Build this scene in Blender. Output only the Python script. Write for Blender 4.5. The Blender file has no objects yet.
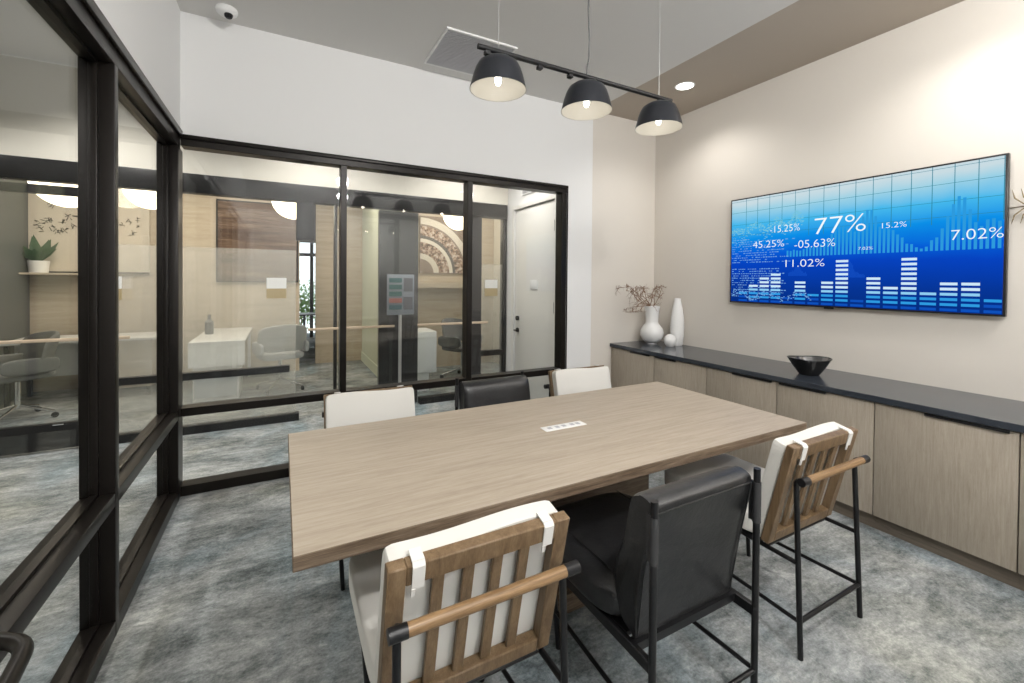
import bpy, bmesh, math, random
from mathutils import Vector, Matrix
random.seed(7)
PI = math.pi
C = bpy.context.scene.collection
S = bpy.context.scene

# ------------------------------------------------------------------ camera
H = 1.5
YAW, PITCH, ROLL, F, PPY = 0.489477, -0.011966, 0.008887, 431.615, 285.119
cy, sy = math.cos(YAW), math.sin(YAW)
fw = Vector((sy*math.cos(PITCH), cy*math.cos(PITCH), math.sin(PITCH)))
rt = Vector((cy, -sy, 0)); up = rt.cross(fw)
cr, sr = math.cos(ROLL), math.sin(ROLL)
r2 = rt*cr + up*sr; u2 = up*cr - rt*sr
cam_d = bpy.data.cameras.new('camera'); cam = bpy.data.objects.new('camera', cam_d); C.objects.link(cam)
M3 = Matrix((r2, u2, -fw)).transposed()
cam.matrix_world = Matrix.Translation((0, 0, H)) @ M3.to_4x4()
cam_d.sensor_width = 36; cam_d.lens = F/1024*36; cam_d.shift_y = (PPY-341.5)/1024
cam_d.clip_start = 0.02
S.camera = cam
# ------------------------------------------------------------------ world, exposure
w = bpy.data.worlds.new('world'); S.world = w; w.use_nodes = True
bgn = w.node_tree.nodes['Background']; bgn.inputs[0].default_value = (0.86, 0.93, 1.0, 1); bgn.inputs[1].default_value = 2.2
S.view_settings.view_transform = 'Standard'; S.view_settings.look = 'None'
S.view_settings.gamma = 1; S.view_settings.exposure = 0.0; S.view_settings.use_curve_mapping = False
S.cycles.max_bounces = 10; S.cycles.diffuse_bounces = 5; S.cycles.glossy_bounces = 5
S.cycles.transparent_max_bounces = 32; S.cycles.transmission_bounces = 6
S.cycles.sample_clamp_indirect = 6; S.cycles.caustics_reflective = False; S.cycles.caustics_refractive = False
S.cycles.use_denoising = True

# room constants
XL, XR, YB, YR, ZC = -0.608, 3.80, 3.639, -2.2, 3.29
XBAND = 2.89
Y2 = 5.05
XH = 2.62           # corridor right wall

def lamp(name, kind, loc, energy, color=(1, 0.93, 0.84), **k):
    d = bpy.data.lights.new(name, kind); d.energy = energy; d.color = color
    for a, v in k.items(): setattr(d, a, v)
    o = bpy.data.objects.new(name, d); C.objects.link(o); o.location = loc
    return o
WARM = (1, 0.90, 0.78); NEUT = (1, 0.965, 0.92)

# ------------------------------------------------------------------ materials
def mat(name, color, rough=0.6, metal=0.0, spec=0.5, emit=None, es=1.0):
    m = bpy.data.materials.new(name); m.use_nodes = True
    b = m.node_tree.nodes['Principled BSDF']
    b.inputs['Base Color'].default_value = (*color, 1); b.inputs['Roughness'].default_value = rough
    b.inputs['Metallic'].default_value = metal; b.inputs['Specular IOR Level'].default_value = spec
    if emit: b.inputs['Emission Color'].default_value = (*emit, 1); b.inputs['Emission Strength'].default_value = es
    return m
def N(m, t, **k):
    n = m.node_tree.nodes.new(t)
    for a, v in k.items(): setattr(n, a, v)
    return n
def L(m, a, b): m.node_tree.links.new(a, b)
def ramp(m, stops):
    r = N(m, 'ShaderNodeValToRGB'); e = r.color_ramp.elements
    while len(e) < len(stops): e.new(0.5)
    for i, (p, c) in enumerate(stops): e[i].position = p; e[i].color = (*c, 1)
    return r
def coords(m, scale=(1, 1, 1), rot=(0, 0, 0), kind='Object'):
    t = N(m, 'ShaderNodeTexCoord'); mp = N(m, 'ShaderNodeMapping')
    mp.inputs['Scale'].default_value = scale; mp.inputs['Rotation'].default_value = rot
    L(m, t.outputs[kind], mp.inputs['Vector']); return mp
def noise(m, vec, scale, detail=4, rough=0.6, dist=0):
    n = N(m, 'ShaderNodeTexNoise'); n.inputs['Scale'].default_value = scale; n.inputs['Detail'].default_value = detail
    n.inputs['Roughness'].default_value = rough; n.inputs['Distortion'].default_value = dist
    L(m, vec.outputs[0], n.inputs['Vector']); return n
def bump(m, h, strength, dist=0.002):
    b = N(m, 'ShaderNodeBump'); b.inputs['Strength'].default_value = strength; b.inputs['Distance'].default_value = dist
    L(m, h, b.inputs['Height']); L(m, b.outputs[0], m.node_tree.nodes['Principled BSDF'].inputs['Normal'])
def paint(name, color, rough=0.7):
    m = mat(name, color, rough, spec=0.3); v = coords(m); n = noise(m, v, 180, 2); bump(m, n.outputs[0], 0.08, 0.001)
    return m
def wood(name, c1, c2, c3, axis='x', fine=1.0, rough=0.5, bmp=0.25, coarse=None):
    m = mat(name, c2, rough, spec=0.35)
    sc = {'x': (1.2, 22, 22), 'y': (22, 1.2, 22), 'z': (22, 22, 1.2)}[axis]
    v = coords(m, tuple(s*fine for s in sc))
    n = noise(m, v, 1.6, 8, 0.68, 0.6)
    v2 = coords(m, tuple(s*fine*6 for s in sc)); n2 = noise(m, v2, 2.0, 3, 0.6)
    mx = N(m, 'ShaderNodeMath', operation='MULTIPLY_ADD'); L(m, n2.outputs[0], mx.inputs[0]); mx.inputs[1].default_value = 0.45
    sb = N(m, 'ShaderNodeMath', operation='SUBTRACT'); L(m, n.outputs[0], sb.inputs[0]); sb.inputs[1].default_value = 0.22
    L(m, sb.outputs[0], mx.inputs[2])
    r = ramp(m, [(0.3, c1), (0.5, c2), (0.72, c3)]); L(m, mx.outputs[0], r.inputs[0])
    L(m, r.outputs[0], m.node_tree.nodes['Principled BSDF'].inputs['Base Color'])
    bump(m, mx.outputs[0], bmp, 0.0008)
    return m
def carpet():
    m = mat('mottled_carpet', (0.2, 0.22, 0.23), 0.95, spec=0.1)
    va = coords(m, (1.2, 2.3, 1), (0, 0, 0.35)); a = noise(m, va, 1.7, 9, 0.74, 0.35)
    vb = coords(m, (1.6, 0.9, 1), (0, 0, -0.2)); b = noise(m, vb, 0.9, 4, 0.55, 0.5)
    vf = coords(m, (1, 1, 1)); f = noise(m, vf, 75, 3, 0.7)
    vm = coords(m, (9, 16, 1), (0, 0, 0.4)); mm = noise(m, vm, 1.6, 7, 0.78, 0.2)
    r1 = ramp(m, [(0.30, (0.085, 0.097, 0.099)), (0.44, (0.19, 0.207, 0.21)), (0.56, (0.30, 0.317, 0.322)), (0.70, (0.46, 0.475, 0.48))])
    ad = N(m, 'ShaderNodeMath', operation='MULTIPLY_ADD'); L(m, mm.outputs[0], ad.inputs[0]); ad.inputs[1].default_value = 0.62
    s1 = N(m, 'ShaderNodeMath', operation='SUBTRACT'); L(m, a.outputs[0], s1.inputs[0]); s1.inputs[1].default_value = 0.31; L(m, s1.outputs[0], ad.inputs[2])
    ad2 = N(m, 'ShaderNodeMath', operation='MULTIPLY_ADD'); L(m, f.outputs[0], ad2.inputs[0]); ad2.inputs[1].default_value = 0.34
    s2 = N(m, 'ShaderNodeMath', operation='SUBTRACT'); L(m, ad.outputs[0], s2.inputs[0]); s2.inputs[1].default_value = 0.17; L(m, s2.outputs[0], ad2.inputs[2])
    L(m, ad2.outputs[0], r1.inputs[0])
    r2_ = ramp(m, [(0.34, (0.87, 1.0, 1.07)), (0.47, (1.0, 1.0, 1.0)), (0.55, (1.02, 1.0, 0.97)), (0.64, (1.03, 1.0, 0.90))]); L(m, b.outputs[0], r2_.inputs[0])
    mx = N(m, 'ShaderNodeMixRGB', blend_type='MULTIPLY'); mx.inputs[0].default_value = 1
    L(m, r1.outputs[0], mx.inputs[1]); L(m, r2_.outputs[0], mx.inputs[2])
    L(m, mx.outputs[0], m.node_tree.nodes['Principled BSDF'].inputs['Base Color'])
    bump(m, f.outputs[0], 0.5, 0.004)
    return m
def fabric(name, color, rough=0.9):
    m = mat(name, color, rough, spec=0.15); v = coords(m)
    w_ = N(m, 'ShaderNodeTexWave'); w_.inputs['Scale'].default_value = 160; w_.inputs['Distortion'].default_value = 2; L(m, v.outputs[0], w_.inputs['Vector'])
    n = noise(m, v, 9, 4); mt = N(m, 'ShaderNodeMath', operation='MULTIPLY_ADD'); L(m, n.outputs[0], mt.inputs[0]); mt.inputs[1].default_value = 3.0; L(m, w_.outputs[1], mt.inputs[2])
    bump(m, mt.outputs[0], 0.35, 0.003); return m
def leather():
    m = mat('dark_leather', (0.02, 0.021, 0.024), 0.42, spec=0.5); v = coords(m)
    n = noise(m, v, 5, 6, 0.65); r = ramp(m, [(0.35, (0.009, 0.0092, 0.010)), (0.6, (0.018, 0.0182, 0.0195)), (0.72, (0.045, 0.042, 0.040))])
    L(m, n.outputs[0], r.inputs[0]); L(m, r.outputs[0], m.node_tree.nodes['Principled BSDF'].inputs['Base Color'])
    rr = N(m, 'ShaderNodeMapRange'); rr.inputs[3].default_value = 0.22; rr.inputs[4].default_value = 0.42; L(m, n.outputs[0], rr.inputs[0])
    L(m, rr.outputs[0], m.node_tree.nodes['Principled BSDF'].inputs['Roughness'])
    vo = N(m, 'ShaderNodeTexVoronoi'); vo.inputs['Scale'].default_value = 260; L(m, v.outputs[0], vo.inputs['Vector'])
    n2 = noise(m, v, 14, 4); mt = N(m, 'ShaderNodeMath', operation='MULTIPLY_ADD'); L(m, n2.outputs[0], mt.inputs[0]); mt.inputs[1].default_value = 6; L(m, vo.outputs[0], mt.inputs[2])
    bump(m, mt.outputs[0], 0.25, 0.002); return m
def glass(name, tint=(0.965, 0.97, 0.965), boost=1.0, haze=0.0, hazecol=(0.8, 0.8, 0.76)):
    m = bpy.data.materials.new(name); m.use_nodes = True; nt = m.node_tree; nt.nodes.clear()
    out = N(m, 'ShaderNodeOutputMaterial'); g = N(m, 'ShaderNodeNewGeometry')
    dt = N(m, 'ShaderNodeVectorMath', operation='DOT_PRODUCT'); L(m, g.outputs['Normal'], dt.inputs[0]); L(m, g.outputs['Incoming'], dt.inputs[1])
    ab = N(m, 'ShaderNodeMath', operation='ABSOLUTE'); L(m, dt.outputs['Value'], ab.inputs[0])
    om = N(m, 'ShaderNodeMath', operation='SUBTRACT'); om.inputs[0].default_value = 1; L(m, ab.outputs[0], om.inputs[1])
    pw = N(m, 'ShaderNodeMath', operation='POWER'); L(m, om.outputs[0], pw.inputs[0]); pw.inputs[1].default_value = 5
    ma = N(m, 'ShaderNodeMath', operation='MULTIPLY_ADD'); L(m, pw.outputs[0], ma.inputs[0]); ma.inputs[1].default_value = 0.27; ma.inputs[2].default_value = 0.042*boost
    tr = N(m, 'ShaderNodeBsdfTransparent'); tr.inputs[0].default_value = (*tint, 1)
    gl = N(m, 'ShaderNodeBsdfGlossy'); gl.inputs['Roughness'].default_value = 0.0; gl.inputs[0].default_value = (1, 1, 1, 1)
    base = tr.outputs[0]
    if haze:
        df = N(m, 'ShaderNodeBsdfTranslucent'); df.inputs[0].default_value = (*hazecol, 1)
        d2 = N(m, 'ShaderNodeBsdfDiffuse'); d2.inputs[0].default_value = (*hazecol, 1)
        ms = N(m, 'ShaderNodeMixShader'); ms.inputs[0].default_value = 0.5; L(m, df.outputs[0], ms.inputs[1]); L(m, d2.outputs[0], ms.inputs[2])
        mh = N(m, 'ShaderNodeMixShader'); mh.inputs[0].default_value = haze; L(m, tr.outputs[0], mh.inputs[1]); L(m, ms.outputs[0], mh.inputs[2]); base = mh.outputs[0]
    mx = N(m, 'ShaderNodeMixShader'); L(m, ma.outputs[0], mx.inputs[0]); L(m, base, mx.inputs[1]); L(m, gl.outputs[0], mx.inputs[2])
    L(m, mx.outputs[0], out.inputs[0]); return m
def emis(name, color, s):
    m = bpy.data.materials.new(name); m.use_nodes = True; m.node_tree.nodes.clear()
    o = N(m, 'ShaderNodeOutputMaterial'); e = N(m, 'ShaderNodeEmission'); e.inputs[0].default_value = (*color, 1); e.inputs[1].default_value = s
    L(m, e.outputs[0], o.inputs[0]); return m

M_white = paint('white_wall_paint', (0.78, 0.78, 0.775)); M_beige = paint('beige_wall_paint', (0.675, 0.635, 0.58))
M_ceil = paint('ceiling_paint', (0.70, 0.69, 0.67)); M_band = paint('shaded_beige_paint', (0.44, 0.385, 0.325))  # band: the wall beige, darkened for the weaker light it gets
M_cream = paint('cream_wall_paint', (0.72, 0.69, 0.62)); M_green = paint('pale_green_wall_paint', (0.55, 0.58, 0.46))
M_doorw = mat('white_door_paint', (0.74, 0.73, 0.70), 0.45)
M_frame = mat('black_bronze_metal', (0.013, 0.0108, 0.0092), 0.33, 0.3, 0.25)
M_frame2 = mat('corridor_frame_metal', (0.012, 0.012, 0.0125), 0.4, 0.0, 0.35)
M_black = mat('black_steel', (0.008, 0.008, 0.009), 0.36, 0.0, 0.35)
M_chrome = mat('chrome', (0.75, 0.75, 0.76), 0.18, 1.0)
M_carpet = carpet()
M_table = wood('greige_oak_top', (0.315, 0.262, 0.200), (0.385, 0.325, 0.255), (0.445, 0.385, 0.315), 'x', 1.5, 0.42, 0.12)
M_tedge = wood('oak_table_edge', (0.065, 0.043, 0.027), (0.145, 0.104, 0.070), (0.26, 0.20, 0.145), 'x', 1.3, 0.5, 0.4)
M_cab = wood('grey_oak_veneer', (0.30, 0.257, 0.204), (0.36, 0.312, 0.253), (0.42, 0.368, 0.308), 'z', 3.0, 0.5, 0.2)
M_chairw = wood('walnut_brown_wood', (0.105, 0.066, 0.034), (0.165, 0.108, 0.059), (0.225, 0.155, 0.09), 'z', 1.2, 0.42, 0.2)
M_handle = wood('honey_oak_handle', (0.13, 0.075, 0.035), (0.22, 0.135, 0.066), (0.32, 0.205, 0.105), 'x', 1.6, 0.38, 0.15)
M_fabric = fabric('ivory_linen', (0.72, 0.705, 0.665)); M_strap = fabric('white_strap', (0.76, 0.75, 0.725))
M_leather = leather(); M_sleeve = mat('grey_leather_sleeve', (0.03, 0.03, 0.032), 0.5)
M_counter = mat('charcoal_stone', (0.036, 0.043, 0.055), 0.16, 0, 0.55)
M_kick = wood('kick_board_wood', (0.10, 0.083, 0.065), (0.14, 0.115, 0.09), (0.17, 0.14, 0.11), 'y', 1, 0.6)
M_gap = mat('dark_gap', (0.01, 0.01, 0.01), 0.8)
M_glass = glass('clear_glass', boost=0.55); M_glass2 = glass('clear_corridor_glass', (0.96, 0.965, 0.955), 0.7)
M_frost = glass('frosted_film_glass', (0.95, 0.955, 0.945), 0.8, 0.22)
M_cer = mat('matte_white_ceramic', (0.80, 0.80, 0.79), 0.45); M_bowl = mat('glossy_black_ceramic', (0.012, 0.012, 0.012), 0.12)
M_bowlin = mat('silvered_black_glaze', (0.22, 0.22, 0.22), 0.16, 0.9)
M_twig = mat('dry_twig_bark', (0.22, 0.125, 0.075), 0.8)
M_shade = mat('graphite_shade', (0.022, 0.024, 0.030), 0.30, 0.3); M_shadein = mat('pale_shade_interior', (0.50, 0.49, 0.45), 0.5)
M_bulb = emis('lit_bulb', (1, 0.95, 0.86), 7); M_led = emis('lit_downlight', (1, 0.96, 0.9), 7)
M_fill_drum = emis('lit_fill_drum', (1, 0.97, 0.93), 2.0)
M_globe = emis('lit_globe', (1, 0.86, 0.66), 5)
M_wtrim = mat('white_plastic', (0.80, 0.80, 0.79), 0.4); M_vent = mat('grille_grey', (0.55, 0.55, 0.57), 0.5); M_ventd = mat('grille_shadow', (0.32, 0.32, 0.335), 0.7)
M_lens = mat('dark_lens', (0.01, 0.01, 0.012), 0.1); M_cord = mat('grey_cord', (0.10, 0.10, 0.10), 0.6); M_wire = mat('steel_wire', (0.6, 0.6, 0.6), 0.3, 0.8)
M_wood2 = wood('pale_oak_panel', (0.42, 0.355, 0.275), (0.50, 0.43, 0.34), (0.56, 0.49, 0.40), 'x', 0.5, 0.6)
M_darkp = mat('charcoal_panel', (0.030, 0.029, 0.030), 0.35); M_greyp = mat('grey_panel', (0.075, 0.082, 0.088), 0.4)
M_desk = mat('white_laminate', (0.74, 0.75, 0.75), 0.35); M_tan = mat('tan_plate', (0.42, 0.33, 0.18), 0.4)
M_seatg = fabric('grey_upholstery', (0.16, 0.165, 0.165)); M_seatl = fabric('pale_grey_upholstery', (0.42, 0.44, 0.45))
M_leaf = mat('leaf_green', (0.045, 0.10, 0.045), 0.5); M_leaf2 = mat('leaf_bright', (0.16, 0.33, 0.07), 0.6)
M_soil = mat('soil', (0.05, 0.035, 0.025), 0.9); M_rail = wood('pale_rail_wood', (0.45, 0.34, 0.24), (0.58, 0.46, 0.34), (0.66, 0.54, 0.42), 'x', 1, 0.5)

# ------------------------------------------------------------------ mesh helpers
def bx(bm, a, b, bev=0.0, seg=2, mi=0):
    n0 = len(bm.faces)
    t = bmesh.new()
    bmesh.ops.create_cube(t, size=1)
    for v in t.verts: v.co = Vector((a[i]+(b[i]-a[i])*(v.co[i]+0.5) for i in range(3)))
    if bev: bmesh.ops.bevel(t, geom=t.edges[:], offset=bev, segments=seg, profile=0.5, affect='EDGES')
    merge(bm, t, mi=mi)
def merge(bm, t, mat_=None, mi=0, smooth=False):
    bmesh.ops.recalc_face_normals(t, faces=t.faces[:])
    mp = {}
    for v in t.verts: mp[v] = bm.verts.new(mat_ @ v.co if mat_ else v.co)
    for f in t.faces:
        nf = bm.faces.new([mp[v] for v in f.verts]); nf.material_index = f.material_index if mi is None else mi
        nf.smooth = smooth or f.smooth
    t.free()
def tube(bm, pts, r, seg=12, mi=0, closed=False, cap=True, rs=None):
    pts = [Vector(p) for p in pts]; n = len(pts); t = bmesh.new(); rings = []
    d0 = (pts[1]-pts[0]).normalized(); ref = Vector((0, 0, 1)) if abs(d0.z) < 0.9 else Vector((1, 0, 0))
    nrm = d0.cross(ref).normalized()
    for i, p in enumerate(pts):
        if closed: d = (pts[(i+1) % n]-pts[i-1]).normalized()
        elif i == 0: d = d0
        elif i == n-1: d = (pts[-1]-pts[-2]).normalized()
        else: d = ((pts[i+1]-p).normalized()+(p-pts[i-1]).normalized()).normalized()
        nrm = (nrm-d*nrm.dot(d)).normalized(); bn = d.cross(nrm); rr = rs[i] if rs else r
        rings.append([t.verts.new(p+(nrm*math.cos(2*PI*k/seg)+bn*math.sin(2*PI*k/seg))*rr) for k in range(seg)])
    m_ = n if closed else n-1
    for i in range(m_):
        A, B = rings[i], rings[(i+1) % n]
        for k in range(seg):
            f = t.faces.new((A[k], A[(k+1) % seg], B[(k+1) % seg], B[k])); f.smooth = True
    if cap and not closed:
        t.faces.new(rings[0][::-1]); t.faces.new(rings[-1])
    merge(bm, t, mi=mi)
def fillet(pts, r, n=5):
    pts = [Vector(p) for p in pts]; out = [pts[0]]
    for i in range(1, len(pts)-1):
        a = (pts[i-1]-pts[i]); b = (pts[i+1]-pts[i]); rr = min(r, a.length*0.45, b.length*0.45)
        p0 = pts[i]+a.normalized()*rr; p1 = pts[i]+b.normalized()*rr
        for k in range(n+1):
            u = k/n; out.append(p0*(1-u)**2+pts[i]*2*u*(1-u)+p1*u*u)
    out.append(pts[-1]); return out
def lathe(bm, prof, c=(0, 0, 0), seg=32, mi=0, sx=1, sy_=1):
    t = bmesh.new(); rings = []
    for (r, z) in prof:
        if r < 1e-5: rings.append([t.verts.new((c[0], c[1], c[2]+z))])
        else: rings.append([t.verts.new((c[0]+r*sx*math.cos(2*PI*k/seg), c[1]+r*sy_*math.sin(2*PI*k/seg), c[2]+z)) for k in range(seg)])
    for A, B in zip(rings, rings[1:]):
        if len(A) == 1 and len(B) == 1: continue
        for k in range(seg):
            k2 = (k+1) % seg
            vs = [A[0], B[k2], B[k]] if len(A) == 1 else ([A[k], A[k2], B[0]] if len(B) == 1 else [A[k], A[k2], B[k2], B[k]])
            f = t.faces.new(vs); f.smooth = True
    merge(bm, t, mi=mi)
def pillow(bm, size, mat_, n=14, pw=5.0, fn=None, mi=0):
    """superellipsoid slab: a padded cushion; fn(x,y,z in -1..1)->offset"""
    t = bmesh.new(); bmesh.ops.create_cube(t, size=2); bmesh.ops.subdivide_edges(t, edges=t.edges[:], cuts=n, use_grid_fill=True)
    for v in t.verts:
        c = v.co.copy()
        # remap for denser edges
        c = Vector(math.copysign(abs(x)**0.75, x) for x in c)
        l = (abs(c.x)**pw+abs(c.y)**pw+abs(c.z)**pw)**(1/pw); m_ = max(abs(c.x), abs(c.y), abs(c.z))
        c = c/l*1.0
        u = c.copy()
        if fn: o = fn(c.x, c.y, c.z)
        else: o = Vector((0, 0, 0))
        v.co = Vector((u.x*size[0]/2+o[0], u.y*size[1]/2+o[1], u.z*size[2]/2+o[2]))
    merge(bm, t, mat_, mi=mi, smooth=True)
def obj(name, bm, m, parent=None):
    bmesh.ops.recalc_face_normals(bm, faces=bm.faces[:]) if False else None
    me = bpy.data.meshes.new(name); bm.to_mesh(me); bm.free()
    for x in (m if isinstance(m, (list, tuple)) else [m]): me.materials.append(x)
    me.set_sharp_from_angle(angle=math.radians(36))
    o = bpy.data.objects.new(name, me); C.objects.link(o)
    if parent: o.parent = parent
    return o
def tag(o, label=None, cat=None, group=None):
    if label: o['label'] = label
    if cat: o['category'] = cat
    if group: o['group'] = group
    return o
def thing(name, label, cat, loc=(0, 0, 0), rz=0, group=None):
    o = bpy.data.objects.new(name, None); C.objects.link(o); o.location = loc; o.rotation_euler = (0, 0, rz)
    return tag(o, label, cat, group)
def struct(name, bm=None, m=None, label=None):
    if bm is None: o = bpy.data.objects.new(name, None); C.objects.link(o)
    else: o = obj(name, bm, m)
    o['kind'] = 'structure'
    if label: o['label'] = label
    return o
def sbox(name, a, b, m, label=None):
    bm = bmesh.new(); bx(bm, a, b); return struct(name, bm, m, label)
def pbox(name, a, b, m, parent, bev=0.0, label=None):
    bm = bmesh.new(); bx(bm, a, b, bev); o = obj(name, bm, m, parent)
    if label: o['label'] = label
    return o
def dup(root, loc, rz, label, group=None):
    r = root.copy(); C.objects.link(r); r.location = loc; r.rotation_euler = (0, 0, rz); r['label'] = label
    if group: r['group'] = group
    for ch in list(root.children):
        c = ch.copy(); C.objects.link(c); c.parent = r
        for g in ch.children:
            d = g.copy(); C.objects.link(d); d.parent = c
    return r

# ------------------------------------------------------------------ the room shell
FX0, FX1, FY0, FY1 = -4.6, 6.2, -3.4, 13.0
sbox('floor', (FX0, FY0, -0.06), (FX1, FY1, 0), M_carpet, 'mottled grey and blue carpet running through room and corridor')
# ceiling with the beige band along the TV wall, shade put into its colour
bm = bmesh.new(); bx(bm, (XL-0.12, YR, ZC), (XBAND, YB+0.15, ZC+0.1), mi=0); bx(bm, (XBAND, YR, ZC), (XR+0.1, YB+0.15, ZC+0.1), mi=1)
struct('ceiling', bm, [M_ceil, M_band], 'pale ceiling with beige painted band, darkened for shade, along the screen wall')
# back wall: white over and beside the glazing, beige past XBAND
bm = bmesh.new()
T = 0.13
bx(bm, (XL-0.13, YB, 2.455), (2.567, YB+T, ZC)); bx(bm, (2.567, YB, 0), (XBAND, YB+T, ZC)); bx(bm, (XBAND, YB, 0), (XR+0.1, YB+T, ZC), mi=1)
struct('wall_back', bm, [M_white, M_beige], 'white wall over the glazing turning beige by the credenza')
sbox('wall_right', (XR, YR, 0), (XR+0.12, YB, ZC), M_beige, 'beige wall carrying the screen')
bm = bmesh.new(); bx(bm, (XL-0.13, YR, 2.455), (XL, YB, ZC)); bx(bm, (XL-0.13, YR, 0), (XL, -0.6, 2.455))
struct('wall_left', bm, M_white, 'white wall strip above the left glazing')
sbox('wall_rear', (XL-0.13, YR-0.12, 0), (XR+0.1, YR, ZC), M_white, 'white wall behind the viewpoint')

FD = 0.112   # frame depth
def frame_x(parent, x0, x1, z0, z1, y, m=M_frame, nm='rail', d=FD, groove=True):
    bm = bmesh.new(); bx(bm, (x0, y, z0), (x1, y+d, z1), 0.003, 1)
    return obj(nm, bm, m, parent)
# window_1: back storefront
w1 = struct('window_1', label='black framed glass partition across the back of the room')
YG = YB+0.055
frame_x(w1, XL, 2.567, 2.390, 2.455, YB-0.002, nm='header')
pbox('header_trim', (XL, YB-0.018, 2.435), (2.572, YB-0.003, 2.464), M_frame, w1, 0.003)
frame_x(w1, XL-0.005, 2.505, 0.546, 0.602, YB+0.004, nm='middle_rail'); frame_x(w1, XL-0.005, 2.505, 0, 0.068, YB, nm='bottom_rail')
for (a, b) in ((0.405, 0.452), (1.478, 1.530), (2.505, 2.567)):
    frame_x(w1, a, b, 0, 2.391, YB+0.001, nm='mullion')
for (a, b) in ((XL+0.012, 0.405), (0.452, 1.478), (1.530, 2.505)):
    pbox('upper_pane', (a-0.004, YG, 0.60), (b+0.004, YG+0.008, 2.392), M_glass, w1)
    pbox('lower_pane', (a-0.004, YG, 0.066), (b+0.004, YG+0.008, 0.548), M_glass, w1)
pbox('trim_edge', (2.567, YB-0.012, 0), (2.574, YB-0.0005, 2.46), M_frame, w1)
# window_2: left storefront
w2 = struct('window_2', label='black framed glass partition along the left side of the room')
def fy(nm, y0, y1, z0, z1, x0=XL-FD, x1=XL, bev=0.003): return pbox(nm, (x0, y0, z0), (x1, y1, z1), M_frame, w2, bev)
YS = -0.6
fy('header', YS, YB, 2.373, 2.455); fy('header_trim', YS, YB-0.019, 2.44, 2.482, XL, XL+0.016)
fy('middle_rail', YS, 3.56, 0.546, 0.602); fy('bottom_rail', YS, 3.56, 0, 0.068)
XG = XL-0.06
posts = [(2.335, 2.385), (3.555, YB+FD)]
fy('mullion', 2.337, 2.383, 0, 2.373, XL-FD, XL+0.001); fy('corner_post', 3.555, YB-0.001, 0, 2.373, XL-FD, XL+0.001); pbox('corner_post', (XL-FD, YB, 0), (XL-0.006, YB+FD, 2.375), M_frame, w2, 0.003)
fy('mullion', 0.30, 0.36, 0, 2.373)
for (y0, y1) in ((2.385, 3.555), (0.36, 2.337), (YS, 0.30)):
    pbox('upper_pane', (XG-0.008, y0-0.004, 0.60), (XG, y1+0.004, 2.375), M_glass, w2)
    pbox('lower_pane', (XG-0.008, y0-0.004, 0.066), (XG, y1+0.004, 0.548), M_glass, w2)
    for (z0, z1) in ((2.357, 2.374), (0.602, 0.614), (0.532, 0.546), (0.068, 0.08)):
        pbox('glazing_bead', (XG-0.016, y0, z0), (XG+0.010, y1, z1), M_frame, w2)
for y in (2.323, 3.541):
    pbox('glazing_stop', (XG-0.018, y, 0.07), (XG+0.010, y+0.016, 2.372), M_frame, w2, 0.003)
for y in (2.383,): pbox('glazing_stop', (XG-0.018, y-0.002, 0.07), (XG+0.010, y+0.012, 2.372), M_frame, w2)

# ------------------------------------------------------------------ corridor
sbox('wall_corridor_left', (-4.4, -3.3, 0), (-4.3, 8.2, ZC), M_cream)
sbox('wall_corridor_front', (-4.3, -3.3, 0), (XL-0.131, -3.2, ZC), M_cream)
bm = bmesh.new(); bx(bm, (-4.4, YB+0.151, ZC), (3.2, Y2, ZC+0.1)); bx(bm, (-4.4, -3.3, ZC), (XL-0.13, YB+0.151, ZC+0.1))
struct('ceiling_corridor', bm, M_ceil, 'pale corridor ceiling')
bm = bmesh.new(); DY0, DY1, DZ = 3.925, 4.865, 2.392
bx(bm, (XH, YB+T, 0), (XH+0.12, DY0, ZC)); bx(bm, (XH, DY1, 0), (XH+0.12, Y2+0.1, ZC)); bx(bm, (XH, DY0, DZ), (XH+0.12, DY1, ZC)); struct('wall_corridor_right', bm, M_white)
sbox('wall_corridor_header', (-4.3, Y2+0.001, 2.481), (XH-0.001, Y2+0.12, ZC), M_cream, 'cream wall strip over the far glazing')
# white door
d1 = struct('door_1', label='white corridor door seen through the right glass pane')
pbox('door_leaf', (XH+0.012, DY0+0.012, 0.01), (XH+0.05, DY1-0.012, DZ-0.012), M_doorw, d1, 0.002)
for (y0, y1, z0, z1) in ((DY0-0.045, DY0, 0, DZ+0.045), (DY1, DY1+0.045, 0, DZ+0.045)):
    pbox('door_casing', (XH-0.012, y0, z0), (XH-0.001, y1, z1), M_doorw, d1)
pbox('door_casing', (XH-0.012, DY0, DZ), (XH-0.001, DY1, DZ+0.045), M_doorw, d1)
pbox('door_shadow_gap', (XH+0.055, DY0, 0), (XH+0.06, DY1, DZ), M_gap, d1)
for z in (0.30, 1.20, 2.10):
    bm = bmesh.new(); tube(bm, [(XH-0.002, DY0+0.008, z-0.06), (XH-0.002, DY0+0.008, z+0.06)], 0.009, 8); obj('hinge', bm, M_black, d1)
bm = bmesh.new(); tube(bm, [(XH+0.012, 4.77, 1.02), (XH-0.012, 4.77, 1.02)], 0.028, 16); obj('deadbolt', bm, M_black, d1)
bm = bmesh.new(); tube(bm, [(XH+0.012, 4.77, 0.87), (XH-0.004, 4.77, 0.87)], 0.03, 16); tube(bm, [(XH, 4.77, 0.87), (XH-0.045, 4.77, 0.87), (XH-0.05, 4.70, 0.868)], 0.01, 8); obj('lever_handle', bm, M_black, d1)
sgn = obj('door_plaque', (lambda b: (bx(b, (XH+0.0035, 4.30, 1.39), (XH+0.0115, 4.46, 1.50), 0.002), b)[1])(bmesh.new()), M_wtrim); tag(sgn, 'small white square plaque mounted on the white corridor door', 'sign')
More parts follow.
